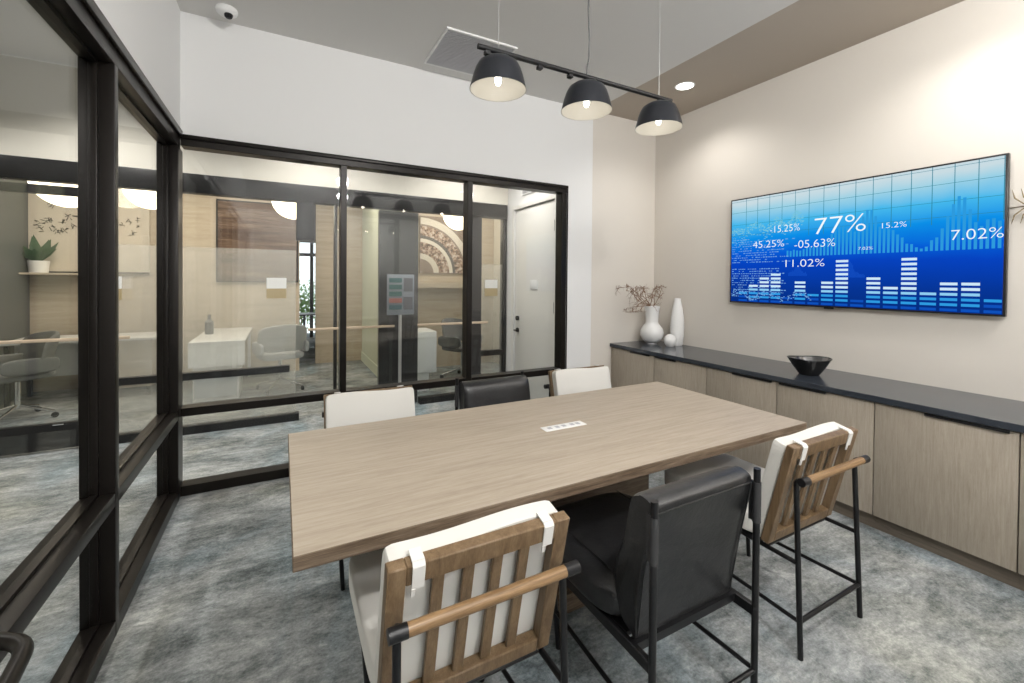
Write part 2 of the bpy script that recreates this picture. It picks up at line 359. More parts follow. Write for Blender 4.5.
gr = thing('wall_grille', 'small grey air grille above the white corridor door', 'vent', (XH, 4.45, 2.62))
pbox('frame', (-0.015, -0.2, -0.08), (-0.001, 0.2, 0.08), M_wtrim, gr)
bm = bmesh.new()
for k in range(12): bx(bm, (-0.02, -0.18+k*0.031, -0.065), (-0.0155, -0.165+k*0.031, 0.065))
obj('louvres', bm, M_ventd, gr)

# window_3: second storefront across the corridor
w3 = struct('window_3', label='black framed office glazing on the far side of the corridor')
pbox('header', (-4.3, Y2-0.01, 2.30), (XH-0.013, Y2+0.11, 2.48), M_frame2, w3, 0.003)
def v3(a, b, z0=0, z1=2.30): return pbox('mullion', (a, Y2, z0), (b, Y2+0.10, z1), M_frame2, w3, 0.002)
for a, b in ((-2.62, -2.55), (-1.50, -1.42), (2.56, XH-0.013), (0.50, 0.53)): v3(a, b)
v3(0.13, 0.30, 1.90, 2.30)
pbox('bottom_rail', (-1.42, Y2, 0), (0.16, Y2+0.1, 0.075), M_frame2, w3); pbox('middle_rail', (-1.42, Y2, 0.52), (0.07, Y2+0.08, 0.585), M_frame2, w3)
pbox('bottom_rail', (-4.3, Y2, 0), (-2.62, Y2+0.1, 0.075), M_frame2, w3); pbox('bottom_rail', (1.46, Y2, 0), (2.56, Y2+0.1, 0.075), M_frame2, w3)
pbox('middle_rail', (2.25, Y2, 0.52), (2.56, Y2+0.08, 0.585), M_frame2, w3)
pbox('dark_panel', (1.00, Y2+0.12, 0), (1.46, Y2+0.2, 2.30), M_darkp, w3); pbox('dark_panel', (2.03, Y2+0.005, 0.07), (2.25, Y2+0.08, 2.30), M_darkp, w3)
YG3 = Y2+0.04
pbox('clear_pane', (-1.42, YG3, 1.79), (0.13, YG3+0.008, 2.30), M_glass2, w3); pbox('frosted_pane', (-1.42, YG3, 0.075), (0.13, YG3+0.008, 1.79), M_frost, w3)
pbox('clear_pane', (0.53, YG3, 0.02), (1.46, YG3+0.008, 2.30), M_glass2, w3); pbox('clear_pane', (1.462, YG3, 0.07), (2.03, YG3+0.008, 2.30), M_glass2, w3)
pbox('clear_pane', (2.25, YG3, 1.70), (2.56, YG3+0.008, 2.30), M_glass2, w3); pbox('frosted_pane', (2.25, YG3, 0.07), (2.56, YG3+0.008, 1.70), M_frost, w3)
# glass office door at the far left
d2 = struct('door_2', label='glass office door with a tall black bottom rail at the far left')
pbox('bottom_rail', (-2.545, Y2+0.01, 0.02), (-1.505, Y2+0.06, 0.24), M_frame2, d2, 0.002); pbox('top_rail', (-2.545, Y2+0.01, 2.19), (-1.505, Y2+0.06, 2.265), M_frame2, d2)
pbox('stile', (-1.56, Y2+0.01, 0.24), (-1.505, Y2+0.06, 2.19), M_frame2, d2); pbox('stile', (-2.545, Y2+0.01, 0.24), (-2.49, Y2+0.06, 2.19), M_frame2, d2)
pbox('glass_pane', (-2.49, YG3, 0.24), (-1.56, YG3+0.008, 2.19), M_glass2, d2)
pbox('door_brand_plate', (-1.72, Y2+0.004, 0.225), (-1.65, Y2+0.0095, 0.235), M_chrome, d2)
# wooden push rails on the far glazing
RAILG = 'pale wooden rails across the far glazing'
for a, b, lb in ((-2.50, -1.20, 'pale wooden rail across the glass office door, leftmost of the corridor rails'), (0.24, 1.14, 'pale wooden rail in front of the pale green wall, middle of the corridor rails'), (1.41, 2.32, 'pale wooden rail below the arched artwork, rightmost of the corridor rails')):
    bm = bmesh.new(); bx(bm, (a, Y2-0.055, 0.945), (b, Y2-0.035, 0.972), 0.004)
    for x in (a+0.12, b-0.12): bx(bm, (x-0.008, Y2-0.037, 0.95), (x+0.008, Y2+0.005 if x < 1.0 and x > -1.4 else Y2+0.038, 0.966))
    tag(obj('wooden_rail', bm, M_rail), lb, 'rail', RAILG)
# room signs on the glazing
for x, lb in ((-1.365, 'white and tan room sign on glass by the left black corner post'), (-0.05, 'white and tan room sign on the frosted glass of the middle office'), (2.40, 'white and tan room sign on the narrow frosted pane by the white door')):
    s_ = thing('room_sign', lb, 'sign', (x, YG3-0.003, 1.40), 0, 'room signs on the far glazing')
    pbox('upper_plate', (-0.09, -0.008, -0.01), (0.09, 0, 0.10), M_wtrim, s_); pbox('lower_plate', (-0.09, -0.008, -0.11), (0.09, 0, -0.01), M_tan, s_)

# ------------------------------------------------------------------ offices beyond
YO = 7.8
sbox('wall_office_back', (-4.3, YO, 0), (0.25, YO+0.1, 3.3), M_wood2, 'pale wood lined wall behind the left office')
bm = bmesh.new(); bx(bm, (-4.3, Y2+0.121, 3.0), (XH+0.9, 8.45, 3.08)); struct('ceiling_office', bm, M_ceil)
sbox('wall_office_corner', (-2.98, 6.2, 0), (-2.86, YO, 3.0), M_greyp, 'grey partition at the far left of the office')
sbox('wall_corridor_end', (0.52, 8.3, 0), (1.30, 8.4, 3.0), M_wood2, 'pale wood panel at the end of the passage')
bm = bmesh.new(); bx(bm, (0.25, 8.3, 2.12), (0.52, 8.4, 3.0)); struct('wall_lintel', bm, M_darkp, 'dark lintel above the gap to the lobby')
bm = bmesh.new(); bx(bm, (1.30, Y2+0.25, 0), (1.42, 8.4, 3.0)); struct('wall_passage', bm, M_green, 'pale green wall of the passage')
bm = bmesh.new(); bx(bm, (1.285, 5.4, 0), (1.299, 8.3, 0.16)); struct('baseboard_passage', bm, M_green)
sbox('wall_office_rear', (1.43, 7.1, 0), (3.5, 7.2, 3.0), M_wood2, 'pale wood wall behind the arched artwork')
sbox('wall_office_right', (3.4, Y2+0.13, 0), (3.5, 7.1, 3.0), M_cream)
# lobby
sbox('wall_lobby_left', (-1.0, 8.5, 0), (-0.9, 12.0, 3.0), M_greyp); sbox('wall_lobby_right', (2.0, 8.5, 0), (2.1, 12.0, 3.0), M_greyp)
sbox('ceiling_lobby', (-1.0, 8.46, 3.0), (2.1, 12.1, 3.08), M_greyp)
bm = bmesh.new(); bx(bm, (-1.0, 12.0, 0), (0.1, 12.1, 3.0)); bx(bm, (0.95, 12.0, 0), (2.1, 12.1, 3.0)); bx(bm, (0.1, 12.0, 2.7), (0.95, 12.1, 3.0)); struct('wall_lobby_far', bm, M_greyp)
w4 = struct('window_4', label='tall lobby window looking out on greenery')
for a, b, z0, z1 in ((0.1, 0.15, 0, 2.7), (0.62, 0.70, 0, 2.7), (0.90, 0.95, 0, 2.7)): pbox('mullion', (a, 12.0, z0), (b, 12.08, z1), M_frame2, w4)
pbox('transom', (0.15, 12.0, 2.05), (0.90, 12.08, 2.13), M_frame2, w4); pbox('pane', (0.1, 12.04, 0), (0.95, 12.048, 2.7), M_glass2, w4)
def leaf_bush(bm, c, R, n, size, seed):
    rnd = random.Random(seed)
    for i in range(n):
        d = Vector((rnd.gauss(0, 1), rnd.gauss(0, 1), rnd.gauss(0, 0.9))).normalized()*R*rnd.random()**0.4
        p = Vector(c)+d; a = Vector((rnd.uniform(-1, 1), rnd.uniform(-1, 1), rnd.uniform(-0.5, 1))).normalized(); b = a.cross(d if d.length > 0 else Vector((0, 0, 1))).normalized()*0.4
        vs = [p, p+(a+b)*size*0.5, p+a*size, p+(a-b)*size*0.5]
        bm.faces.new([bm.verts.new(v) for v in vs])
bush = thing('garden_bush', 'bright green bush outside the lobby window', 'bush', (0.45, 12.9, 0))
bm = bmesh.new(); leaf_bush(bm, (0, 0, 0.75), 0.7, 1200, 0.11, 3); obj('foliage', bm, M_leaf2, bush)
bm = bmesh.new(); tube(bm, [(0, 0, 0), (0.02, 0, 0.5), (0, 0, 0.9)], 0.02, 6); obj('stem', bm, M_twig, bush)
# lobby cafe chair + table silhouettes
lt = thing('lobby_table', 'small dark table in the lobby seen through the gap', 'table', (0.42, 10.2, 0))
bm = bmesh.new(); lathe(bm, [(0, 0.72), (0.3, 0.72), (0.3, 0.745), (0, 0.745)]); obj('table_top', bm, M_darkp, lt)
bm = bmesh.new(); lathe(bm, [(0.0, 0), (0.2, 0), (0.2, 0.02), (0.025, 0.04), (0.025, 0.72)]); obj('pedestal', bm, M_black, lt)

# artworks
art = thing('framed_artwork', 'large dark brown artwork in thin black frame on left office wall', 'artwork', (-0.32, YO-0.001, 2.05))
aw, ah = 0.55, 0.62
M_art1 = wood('brown_painting', (0.045, 0.026, 0.018), (0.10, 0.06, 0.042), (0.24, 0.17, 0.12), 'x', 0.25, 0.35, 0.0)
pbox('canvas', (-aw+0.02, -0.03, -ah+0.02), (aw-0.02, -0.001, ah-0.02), M_art1, art)
for a, b in (((-aw, -0.04, -ah), (-aw+0.02, -0.001, ah)), ((aw-0.02, -0.04, -ah), (aw, -0.001, ah)), ((-aw, -0.04, ah-0.02), (aw, -0.001, ah)), ((-aw, -0.04, -ah), (aw, -0.001, -ah+0.02))): pbox('frame_bar', a, b, M_black, art)
art2 = thing('arch_artwork', 'artwork of cream and brown concentric arches on wood office wall', 'artwork', (2.48, 7.099, 2.08))
pbox('canvas', (-0.46, -0.03, -0.48), (0.46, -0.001, 0.48), mat('art_ground', (0.24, 0.19, 0.155), 0.6), art2)
def ringbm(r0, r1, cx, cz, x0, x1, z0, z1, y):
    b = bmesh.new(); n = 60
    prev = None
    for k in range(n+1):
        a = PI/2*k/n*1.15-0.1
        P = [Vector((cx+r*math.cos(a), y, cz+r*math.sin(a))) for r in (r0, r1)]
        P = [Vector((min(max(p.x, x0), x1), y, min(max(p.z, z0), z1))) for p in P]
        cur = [b.verts.new(p) for p in P]+[b.verts.new(p+Vector((0, 0.003, 0))) for p in P]
        if prev:
            try: b.faces.new((prev[0], prev[1], cur[1], cur[0])); b.faces.new((prev[1], prev[3], cur[3], cur[1])); b.faces.new((prev[0], cur[0], cur[2], prev[2]))
            except ValueError: pass
        prev = cur
    return b
cols = [((0.60, 0.56, 0.49)), (0.08, 0.06, 0.05), (0.30, 0.20, 0.14), (0.66, 0.62, 0.55), (0.10, 0.09, 0.085), (0.62, 0.58, 0.52)]
for i, (r0, r1, ci) in enumerate(((0.24, 0.33, 0), (0.33, 0.52, 2), (0.52, 0.58, 3), (0.58, 0.63, 4), (0.82, 0.93, 5), (0.63, 0.79, 1))):
    m_ = mat('arch_paint_%d' % i, cols[ci], 0.6)
    if ci in (2, 1):
        n = noise(m_, coords(m_, (1, 1, 1)), 18, 5, 0.7); r = ramp(m_, [(0.42, (0.09, 0.065, 0.05)), (0.5, (0.30, 0.19, 0.13)), (0.6, (0.55, 0.48, 0.42))]); L(m_, n.outputs[0], r.inputs[0]); L(m_, r.outputs[0], m_.node_tree.nodes['Principled BSDF'].inputs['Base Color'])
    obj('arch_band', ringbm(r0, r1, -0.46, -0.48, -0.45, 0.45, -0.47, 0.47, -0.034-0.0004*i), m_, art2)
art3 = thing('wall_panel_artwork', 'cream wall panel with scattered black brush marks in left office', 'artwork', (-2.45, YO-0.001, 2.1))
M_cal = mat('cream_scroll', (0.62, 0.56, 0.47), 0.7)
pbox('panel', (-0.46, -0.03, -0.54), (0.80, -0.001, 0.60), M_cal, art3); pbox('ledge', (-0.46, -0.05, -0.56), (0.80, -0.001, -0.541), M_black, art3)
bm = bmesh.new(); rnd = random.Random(5)
for k in range(26):
    x = rnd.uniform(-0.36, 0.7); z = 0.38-rnd.random()*0.42
    for j in range(4):
        a = rnd.uniform(0, PI); l = rnd.uniform(0.012, 0.035); px, pz = x+rnd.uniform(-.02, .02), z+rnd.uniform(-.03, .03)
        tube(bm, [(px-l*math.cos(a), -0.0335, pz-l*math.sin(a)), (px+l*math.cos(a), -0.0335, pz+l*math.sin(a))], 0.0035, 5)
bo_ = obj('brush_marks', bm, M_black, art3); bo_['kind'] = 'stuff'

def globe(x, y, z, r, lb):
    g = thing('globe_pendant', lb, 'lamp', (x, y, z), 0, 'glowing globe pendants in the offices')
    bm = bmesh.new(); lathe(bm, [(r*math.sin(PI*k/20), -r*math.cos(PI*k/20)) for k in range(21)], seg=32); obj('glass_globe', bm, M_globe, g)
    bm = bmesh.new(); tube(bm, [(0, 0, r*0.98), (0, 0, 3.0-z)], 0.006, 6); obj('stem', bm, M_black, g)
globe(-1.98, 6.2, 2.52, 0.30, 'warm glowing globe pendant above the potted plant, leftmost of the globes')
globe(-1.26, 6.0, 2.48, 0.245, 'warm glowing globe pendant between the two left black posts')
globe(0.12, 6.0, 2.47, 0.24, 'warm glowing globe pendant in front of the dark brown artwork')
globe(2.33, 6.1, 2.47, 0.23, 'warm glowing globe pendant at the corner of the arched artwork')

# office furniture
def lounge_office_chair(loc, rz, lb, m):
    c = thing('office_chair', lb, 'chair', loc, rz, 'office chairs beyond the corridor')
    bm = bmesh.new(); pillow(bm, (0.52, 0.50, 0.09), Matrix.Translation((0, 0, 0.47)), 8, 4); obj('seat', bm, m, c)
    def f(x, y, z): return Vector((0, -0.14*abs(x)**2.2*1.0*-1, 0.05*(1-abs(x))))
    bm = bmesh.new(); pillow(bm, (0.60, 0.06, 0.36), Matrix.Translation((0, -0.24, 0.68)) @ Matrix.Rotation(0.2, 4, 'X'), 10, 4, f); obj('backrest', bm, m, c)
    for s in (-1, 1):
        bm = bmesh.new(); pillow(bm, (0.05, 0.42, 0.16), Matrix.Translation((s*0.275, -0.02, 0.58)), 6, 4); obj('armrest', bm, m, c)
    bm = bmesh.new(); tube(bm, [(0, 0, 0.12), (0, 0, 0.43)], 0.024, 10); obj('column', bm, M_chrome, c)
    for k in range(4):
        a = PI/4+k*PI/2; ex, ey = 0.30*math.cos(a), 0.30*math.sin(a)
        bm = bmesh.new(); tube(bm, [(0, 0, 0.16), (ex*0.5, ey*0.5, 0.11), (ex, ey, 0.07)], 0.013, 8); leg = obj('leg', bm, M_chrome, c)
        bm = bmesh.new(); tube(bm, [(ex-0.012, ey, 0.028), (ex+0.012, ey, 0.028)], 0.028, 12); obj('caster', bm, M_black, leg)
    return c
lounge_office_chair((-2.42, 6.35, 0), 2.2, 'dark office chair with chrome base in the leftmost office', M_seatg)
lounge_office_chair((-0.02, 6.55, 0), 0.3, 'pale grey office chair behind the frosted glass beside white desk', M_seatl)
lounge_office_chair((2.42, 6.15, 0), -2.6, 'dark grey office chair below the arched artwork', M_seatg)
dk = thing('office_desk', 'white office desk with drawer pedestal behind the frosted glass', 'desk', (-0.70, 6.15, 0))
pbox('desk_top', (-0.26, 0, 0.71), (0.30, 1.6, 0.74), M_desk, dk, 0.003); pbox('front_panel', (-0.26, 0.0, 0.44), (0.30, 0.02, 0.71), M_desk, dk)
pbox('pedestal', (-0.22, 0.03, 0.03), (0.24, 0.55, 0.44), M_desk, dk, 0.004); pbox('drawer_front', (-0.20, 0.012, 0.08), (0.22, 0.029, 0.36), mat('pale_grey_front', (0.50, 0.53, 0.56), 0.4), dk)
for y in (1.5,): pbox('leg', (-0.24, y, 0), (-0.20, y+0.04, 0.71), M_desk, dk); pbox('leg', (0.24, y, 0), (0.28, y+0.04, 0.71), M_desk, dk)
bm = bmesh.new(); lathe(bm, [(0, 0), (0.05, 0), (0.05, 0.16), (0.02, 0.2), (0.02, 0.26), (0, 0.26)], seg=16); o = obj('desk_bottle', bm, M_greyp); o.location = (-0.86, 7.0, 0.7405); tag(o, 'grey bottle standing on the white desk behind frosted glass', 'bottle')
dk2 = thing('office_desk', 'white office desk with wooden pedestal in the leftmost office', 'desk', (-2.3, 6.9, 0))
pbox('desk_top', (-0.5, 0, 0.71), (0.9, 0.7, 0.74), M_desk, dk2, 0.003); pbox('pedestal', (0.30, 0.05, 0.12), (0.85, 0.65, 0.71), M_wood2, dk2); pbox('front_panel', (-0.48, 0.33, 0.28), (0.30, 0.35, 0.71), M_desk, dk2)
for x in (0.32, 0.79): pbox('leg', (x, 0.1, 0), (x+0.03, 0.13, 0.12), M_black, dk2)
pbox('leg', (-0.48, 0.1, 0), (-0.44, 0.14, 0.71), M_black, dk2); pbox('leg', (-0.48, 0.6, 0), (-0.44, 0.64, 0.71), M_black, dk2)
pp = thing('potted_plant', 'leafy green plant in white pot on ledge of left office', 'plant', (-2.72, YO-0.15, 1.56))
sh = obj('wall_shelf', (lambda b: (bx(b, (-2.95, YO-0.26, 1.515), (-2.3, YO-0.052, 1.5395)), b)[1])(bmesh.new()), M_wood2); tag(sh, 'narrow wooden wall shelf under the potted plant', 'shelf')
pp.location = (-2.72, YO-0.157, 1.5397)
bm = bmesh.new(); lathe(bm, [(0, 0), (0.085, 0), (0.10, 0.15), (0.09, 0.15), (0.08, 0.12), (0, 0.12)], seg=20); obj('pot', bm, M_cer, pp)
bm = bmesh.new(); rnd = random.Random(2)
for k in range(22):
    a = rnd.uniform(0, 2*PI); e = rnd.uniform(0.5, 1.35); l = rnd.uniform(0.22, 0.40); d = Vector((math.cos(a)*math.cos(e), 0.35*math.sin(a)*math.cos(e), math.sin(e)))
    s = Vector((-math.sin(a), math.cos(a)*0.3, 0.2)).normalized()*0.05; p = Vector((0, 0, 0.12))
    q = [p, p+d*l*0.55+s, p+d*l+Vector((0, 0, -0.02)), p+d*l*0.55-s]; bm.faces.new([bm.verts.new(v) for v in q])
obj('leaves', bm, M_leaf, pp)
wc = thing('storage_cabinet', 'white storage cabinet on narrow plinth below the arched artwork', 'cabinet', (1.70, 5.6, 0))
pbox('body', (-0.14, 0, 0.25), (0.14, 0.5, 0.80), M_desk, wc, 0.004); pbox('plinth', (-0.12, 0.05, 0), (0.05, 0.45, 0.25), M_desk, wc)
wsh = obj('wall_shelf', (lambda b: (bx(b, (1.95, 6.9, 1.36), (3.1, 7.099, 1.44)), b)[1])(bmesh.new()), M_wood2); tag(wsh, 'long pale wooden shelf directly below the arched artwork', 'shelf')
# sample board on a stand
sb = thing('sample_board', 'grey display board of coloured strips on a post before dark panel', 'display board', (1.17, Y2-0.2, 0), 0.0)
pbox('board', (-0.15, -0.02, 1.10), (0.15, 0, 1.55), mat('board_grey', (0.22, 0.24, 0.26), 0.4), sb, 0.003)
for k, c in enumerate(((0.05, 0.12, 0.12), (0.04, 0.11, 0.10), (0.05, 0.12, 0.11), (0.28, 0.10, 0.08), (0.05, 0.10, 0.11))):
    pbox('colour_strip', (-0.13, -0.026, 1.46-k*0.075), (0.01, -0.0205, 1.51-k*0.075), mat('strip_%d' % k, c, 0.4), sb)
pbox('grey_swatch', (0.03, -0.026, 1.36), (0.13, -0.0205, 1.51), mat('swatch_grey', (0.12, 0.12, 0.13), 0.5), sb); pbox('grey_swatch', (0.03, -0.026, 1.16), (0.13, -0.0205, 1.30), mat('swatch_dark', (0.09, 0.09, 0.10), 0.5), sb)
bm = bmesh.new(); tube(bm, [(0, 0.01, 0.02), (0, 0.01, 1.2)], 0.018, 10); obj('post', bm, M_wire, sb)
bm = bmesh.new(); lathe(bm, [(0, 0), (0.14, 0), (0.14, 0.012), (0, 0.02)]); obj('base', bm, M_black, sb)

# ------------------------------------------------------------------ table
tb = thing('conference_table', 'large pale oak conference table with thick wood top', 'table', (1.238, 1.785, 0))
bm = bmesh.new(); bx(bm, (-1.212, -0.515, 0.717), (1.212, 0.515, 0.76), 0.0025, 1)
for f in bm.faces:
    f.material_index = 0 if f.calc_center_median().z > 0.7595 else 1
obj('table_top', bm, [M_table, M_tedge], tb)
pbox('base_foot', (-0.62, -0.21, 0), (0.62, 0.21, 0.085), M_tedge, tb, 0.003)
pbox('base_panel', (-0.52, -0.085, 0.085), (0.52, 0.085, 0.66), M_tedge, tb, 0.003)
pbox('support_rail', (-0.85, -0.22, 0.66), (0.85, 0.22, 0.717), M_tedge, tb, 0.003)
hub = thing('table_power_hub', 'small white flush outlet strip in middle of table top', 'outlet', (1.262, 1.797, 0.7602))
pbox('cover_plate', (-0.122, -0.031, 0), (0.122, 0.031, 0.003), M_wtrim, hub, 0.001)
for x in (-0.085, -0.04, 0.0, 0.05, 0.085): pbox('socket', (x-0.011, -0.012, 0.0031), (x+0.011, 0.012, 0.0042), mat('socket_grey', (0.45, 0.45, 0.48), 0.5) if x == -0.085 else bpy.data.materials['socket_grey'], hub)

# ------------------------------------------------------------------ chairs
def slat_chair(lb, group):
    c = thing('slatted_chair', lb, 'chair', (0, 0, 0), 0, group)
    th = math.atan2(0.105, 0.45)
    BT, BB = Vector((0, 0.042, 0.838)), Vector((0, 0.146, 0.398))
    d = (BT-BB); hL = d.length; RM = Matrix.Translation(BB) @ Matrix.Rotation(math.atan2(-d.y, d.z), 4, 'X')
    # frame local: z from 0..hL, y thickness
    fr = bmesh.new(); W = 0.252
    def lb_(a, b, bev=0.003):
        t = bmesh.new(); bx(t, a, b, bev, 1); merge(fr, t, RM)
    lb_((-W, -0.018, 0), (-W+0.044, 0.016, hL)); lb_((W-0.044, -0.018, 0), (W, 0.016, hL))
    lb_((-W+0.044, -0.018, hL-0.056), (W-0.044, 0.016, hL)); lb_((-W+0.044, -0.018, 0), (W-0.044, 0.016, 0.046))
    obj('back_frame', fr, M_chairw, c)
    for k in range(4):
        x = -0.122+k*0.0815; t = bmesh.new(); bx(t, (x-0.0155, -0.006, 0.045), (x+0.0155, 0.008, hL-0.058), 0.002, 1); b = bmesh.new(); merge(b, t, RM); obj('back_slat', b, M_chairw, c)
    # handle
    hy, hz = -0.004, 0.712
    b = bmesh.new(); tube(b, [(-0.216, hy, hz), (0.216, hy, hz)], 0.0155, 20); hd = obj('handle', b, M_handle, c)
    for s in (-1, 1):
        b = bmesh.new(); tube(b, [(s*0.214, hy, hz), (s*0.257, hy, hz)], 0.0165, 20); obj('handle_cap', b, M_black, hd)
    for s in (-1, 1):
        b = bmesh.new(); tube(b, fillet([(s*0.235, 0, 0), (s*0.230, 0.030, 0.700), (s*0.230, 0.002, 0.711)], 0.015, 3), 0.0105, 12); obj('rear_leg', b, M_black, c)
        b = bmesh.new(); tube(b, [(s*0.20, 0.50, 0), (s*0.225, 0.545, 0.375)], 0.0105, 12); obj('front_leg', b, M_black, c)
    b = bmesh.new()
    for s in (-1, 1):
        tube(b, [(s*0.235, 0.018, 0.375), (s*0.228, 0.62, 0.375)], 0.0095, 10)
    tube(b, [(-0.228, 0.62, 0.375), (0.228, 0.62, 0.375)], 0.0095, 10); tube(b, [(-0.235, 0.15, 0.375), (0.235, 0.15, 0.375)], 0.0095, 10)
    bx(b, (-0.24, 0.17, 0.375), (0.24, 0.62, 0.392)); obj('seat_frame', b, M_black, c)
    for s in (-1, 1):
        b = bmesh.new(); tube(b, [(s*0.235, 0.007, 0.145), (s*0.21, 0.515, 0.145)], 0.0085, 10); obj('stretcher', b, M_black, c)
    b = bmesh.new(); tube(b, [(-0.235, 0.007, 0.145), (0.235, 0.007, 0.145)], 0.0095, 10); obj('stretcher', b, M_black, c)
    # cushions
    b = bmesh.new(); pillow(b, (0.51, 0.56, 0.105), Matrix.Translation((0, 0.44, 0.447)), 16, 9); sc = obj('seat_cushion', b, M_fabric, c)
    def f(x, y, z): return Vector((0, 0.012*(1-x*x)*(1-z*z)*(1 if y > 0 else -0.3), 0.006*math.sin(x*3)))
    b = bmesh.new(); pillow(b, (0.492, 0.056, 0.452), RM @ Matrix.Translation((0, 0.047, hL/2-0.006)), 18, 24, f); bc = obj('back_cushion', b, M_fabric, c)
    for s in (-1, 1):
        b = bmesh.new(); x0 = s*0.180
        P = [(0.026, hL+0.004), (-0.012, hL+0.0045), (-0.0215, hL-0.004), (-0.0225, hL-0.062)]
        for (y0, z0), (y1, z1) in zip(P, P[1:]):
            q = [RM @ Vector((x0-0.015, y0, z0)), RM @ Vector((x0+0.015, y0, z0)), RM @ Vector((x0+0.015, y1, z1)), RM @ Vector((x0-0.015, y1, z1))]
            nn = (q[1]-q[0]).cross(q[3]-q[0]).normalized()*0.002
            t = bmesh.new(); vs = [t.verts.new(v+nn) for v in q]+[t.verts.new(v-nn) for v in q]
            for ix in ((0, 1, 2, 3), (7, 6, 5, 4), (0, 4, 5, 1), (1, 5, 6, 2), (2, 6, 7, 3), (3, 7, 4, 0)): t.faces.new([vs[i] for i in ix])
            merge(b, t)
        t = bmesh.new(); bx(t, (x0-0.016, -0.026, hL-0.080), (x0-0.006, -0.0215, hL-0.060)); merge(b, t, RM)
        o = obj('strap', b, M_strap, bc)
    return c
def leather_chair(lb, group):
    c = thing('leather_chair', lb, 'chair', (0, 0, 0), 0, group)
    for s in (-1, 1):
        b = bmesh.new(); tube(b, [(s*0.246, 0, 0), (s*0.246, 0, 0.852)], 0.0115, 14); obj('rear_leg', b, M_black, c)
        b = bmesh.new(); tube(b, [(s*0.246, 0, 0.665), (s*0.246, 0, 0.805)], 0.0138, 14); bx(b, (s*0.246-0.003, 0, 0.665), (s*0.246+0.003, 0.028, 0.805)); obj('leather_sleeve', b, M_sleeve, c)
        b = bmesh.new(); tube(b, [(s*0.215, 0.53, 0), (s*0.235, 0.56, 0.36)], 0.0115, 12); obj('front_leg', b, M_black, c)
    b = bmesh.new()
    for s in (-1, 1): bx(b, (s*0.246-0.01, 0, 0.335), (s*0.246+0.01, 0.64, 0.372), 0.002, 1)
    bx(b, (-0.246, 0.07, 0.345), (0.246, 0.10, 0.372)); bx(b, (-0.246, 0.61, 0.345), (0.246, 0.64, 0.372)); bx(b, (-0.235, 0.12, 0.358), (0.235, 0.61, 0.372)); obj('seat_frame', b, M_black, c)
    for s in (-1, 1):
        b = bmesh.new(); tube(b, [(s*0.246, 0, 0.145), (s*0.222, 0.538, 0.145)], 0.0085, 10); obj('stretcher', b, M_black, c)
    b = bmesh.new(); tube(b, [(-0.246, 0, 0.145), (0.246, 0, 0.145)], 0.0085, 10); obj('stretcher', b, M_black, c)
    b = bmesh.new(); pillow(b, (0.56, 0.58, 0.13), Matrix.Translation((0, 0.42, 0.430)), 16, 5); sc = obj('seat_cushion', b, M_leather, c)
    d = bmesh.new(); tube(d, [(-0.2, 0.15, 0.4955), (-0.2, 0.66, 0.4955)], 0.0022, 6); tube(d, [(0.2, 0.15, 0.4955), (0.2, 0.66, 0.4955)], 0.0022, 6); obj('seam', d, M_leather, sc)
    # back: loft profile (y,z) extruded across x with rounded sides
    prof = [(0.085, 0.372), (0.078, 0.45), (0.055, 0.60), (0.030, 0.71), (0.014, 0.785), (0.011, 0.810), (0.018, 0.826), (0.045, 0.837), (0.080, 0.835), (0.112, 0.818), (0.128, 0.785), (0.136, 0.74), (0.152, 0.66), (0.185, 0.60), (0.205, 0.53), (0.20, 0.47), (0.17, 0.40), (0.13, 0.372)]
    pr_ = [Vector((0, p[0], p[1])) for p in prof]
    # smooth closed profile (Catmull-Rom)
    n = len(pr_); sm = []
    for i in range(n):
        p0, p1, p2, p3 = pr_[i-1], pr_[i], pr_[(i+1) % n], pr_[(i+2) % n]
        for k in range(4):
            t_ = k/4; sm.append(0.5*((2*p1)+(p2-p0)*t_+(2*p0-5*p1+4*p2-p3)*t_*t_+(3*p1-p0-3*p2+p3)*t_**3))
    cen = Vector((0, 0.09, 0.62)); t = bmesh.new(); rings = []
    XS = [-1, -0.985, -0.95, -0.88, -0.7, -0.45, -0.2, 0, 0.2, 0.45, 0.7, 0.88, 0.95, 0.985, 1]
    for x in XS:
        e = 1-0.10*max(0, (abs(x)-0.84)/0.16)**3
        ring = []
        for p in sm:
            w_ = 0.232+0.012*math.sin((p.z-0.37)/0.5*PI)
            # central axis shrink near sides: towards the profile's local mid-line
            q = Vector((0, p.y, p.z)); mid = Vector((0, 0.085+0.05*(0.65-p.z), min(max(p.z, 0.42), 0.82)))
            k_ = 1-0.34*max(0, (abs(x)-0.80)/0.20)**2.6
            if q.y < mid.y and p.z < 0.9: k_ = 1-(1-k_)*0.15
            q = mid+(q-mid)*k_
            q.x = x*w_
            ring.append(t.verts.new(q))
        rings.append(ring)
    m_ = len(sm)
    for A, B in zip(rings, rings[1:]):
        for k in range(m_):
            f = t.faces.new((A[k], A[(k+1) % m_], B[(k+1) % m_], B[k])); f.smooth = True
    for R_ in (rings[0], rings[-1]):
        cc = sum((v.co for v in R_), Vector())/m_; cv = t.verts.new(cc)
        for k in range(m_): f = t.faces.new((R_[k], R_[(k+1) % m_], cv)); f.smooth = True
    b = bmesh.new(); merge(b, t, smooth=True); bk = obj('backrest', b, M_leather, c)
    d = bmesh.new(); e = []
    tube(d, [(-0.225, 0.083, 0.385), (-0.232, 0.055, 0.58), (-0.231, 0.018, 0.76), (-0.228, 0.009, 0.804), (0.228, 0.009, 0.804), (0.231, 0.018, 0.76), (0.232, 0.055, 0.58), (0.225, 0.083, 0.385)], 0.003, 6); obj('piping', d, M_leather, bk)
    return c
SG, LG = 'slatted wooden chairs round the table', 'dark leather chairs round the table'
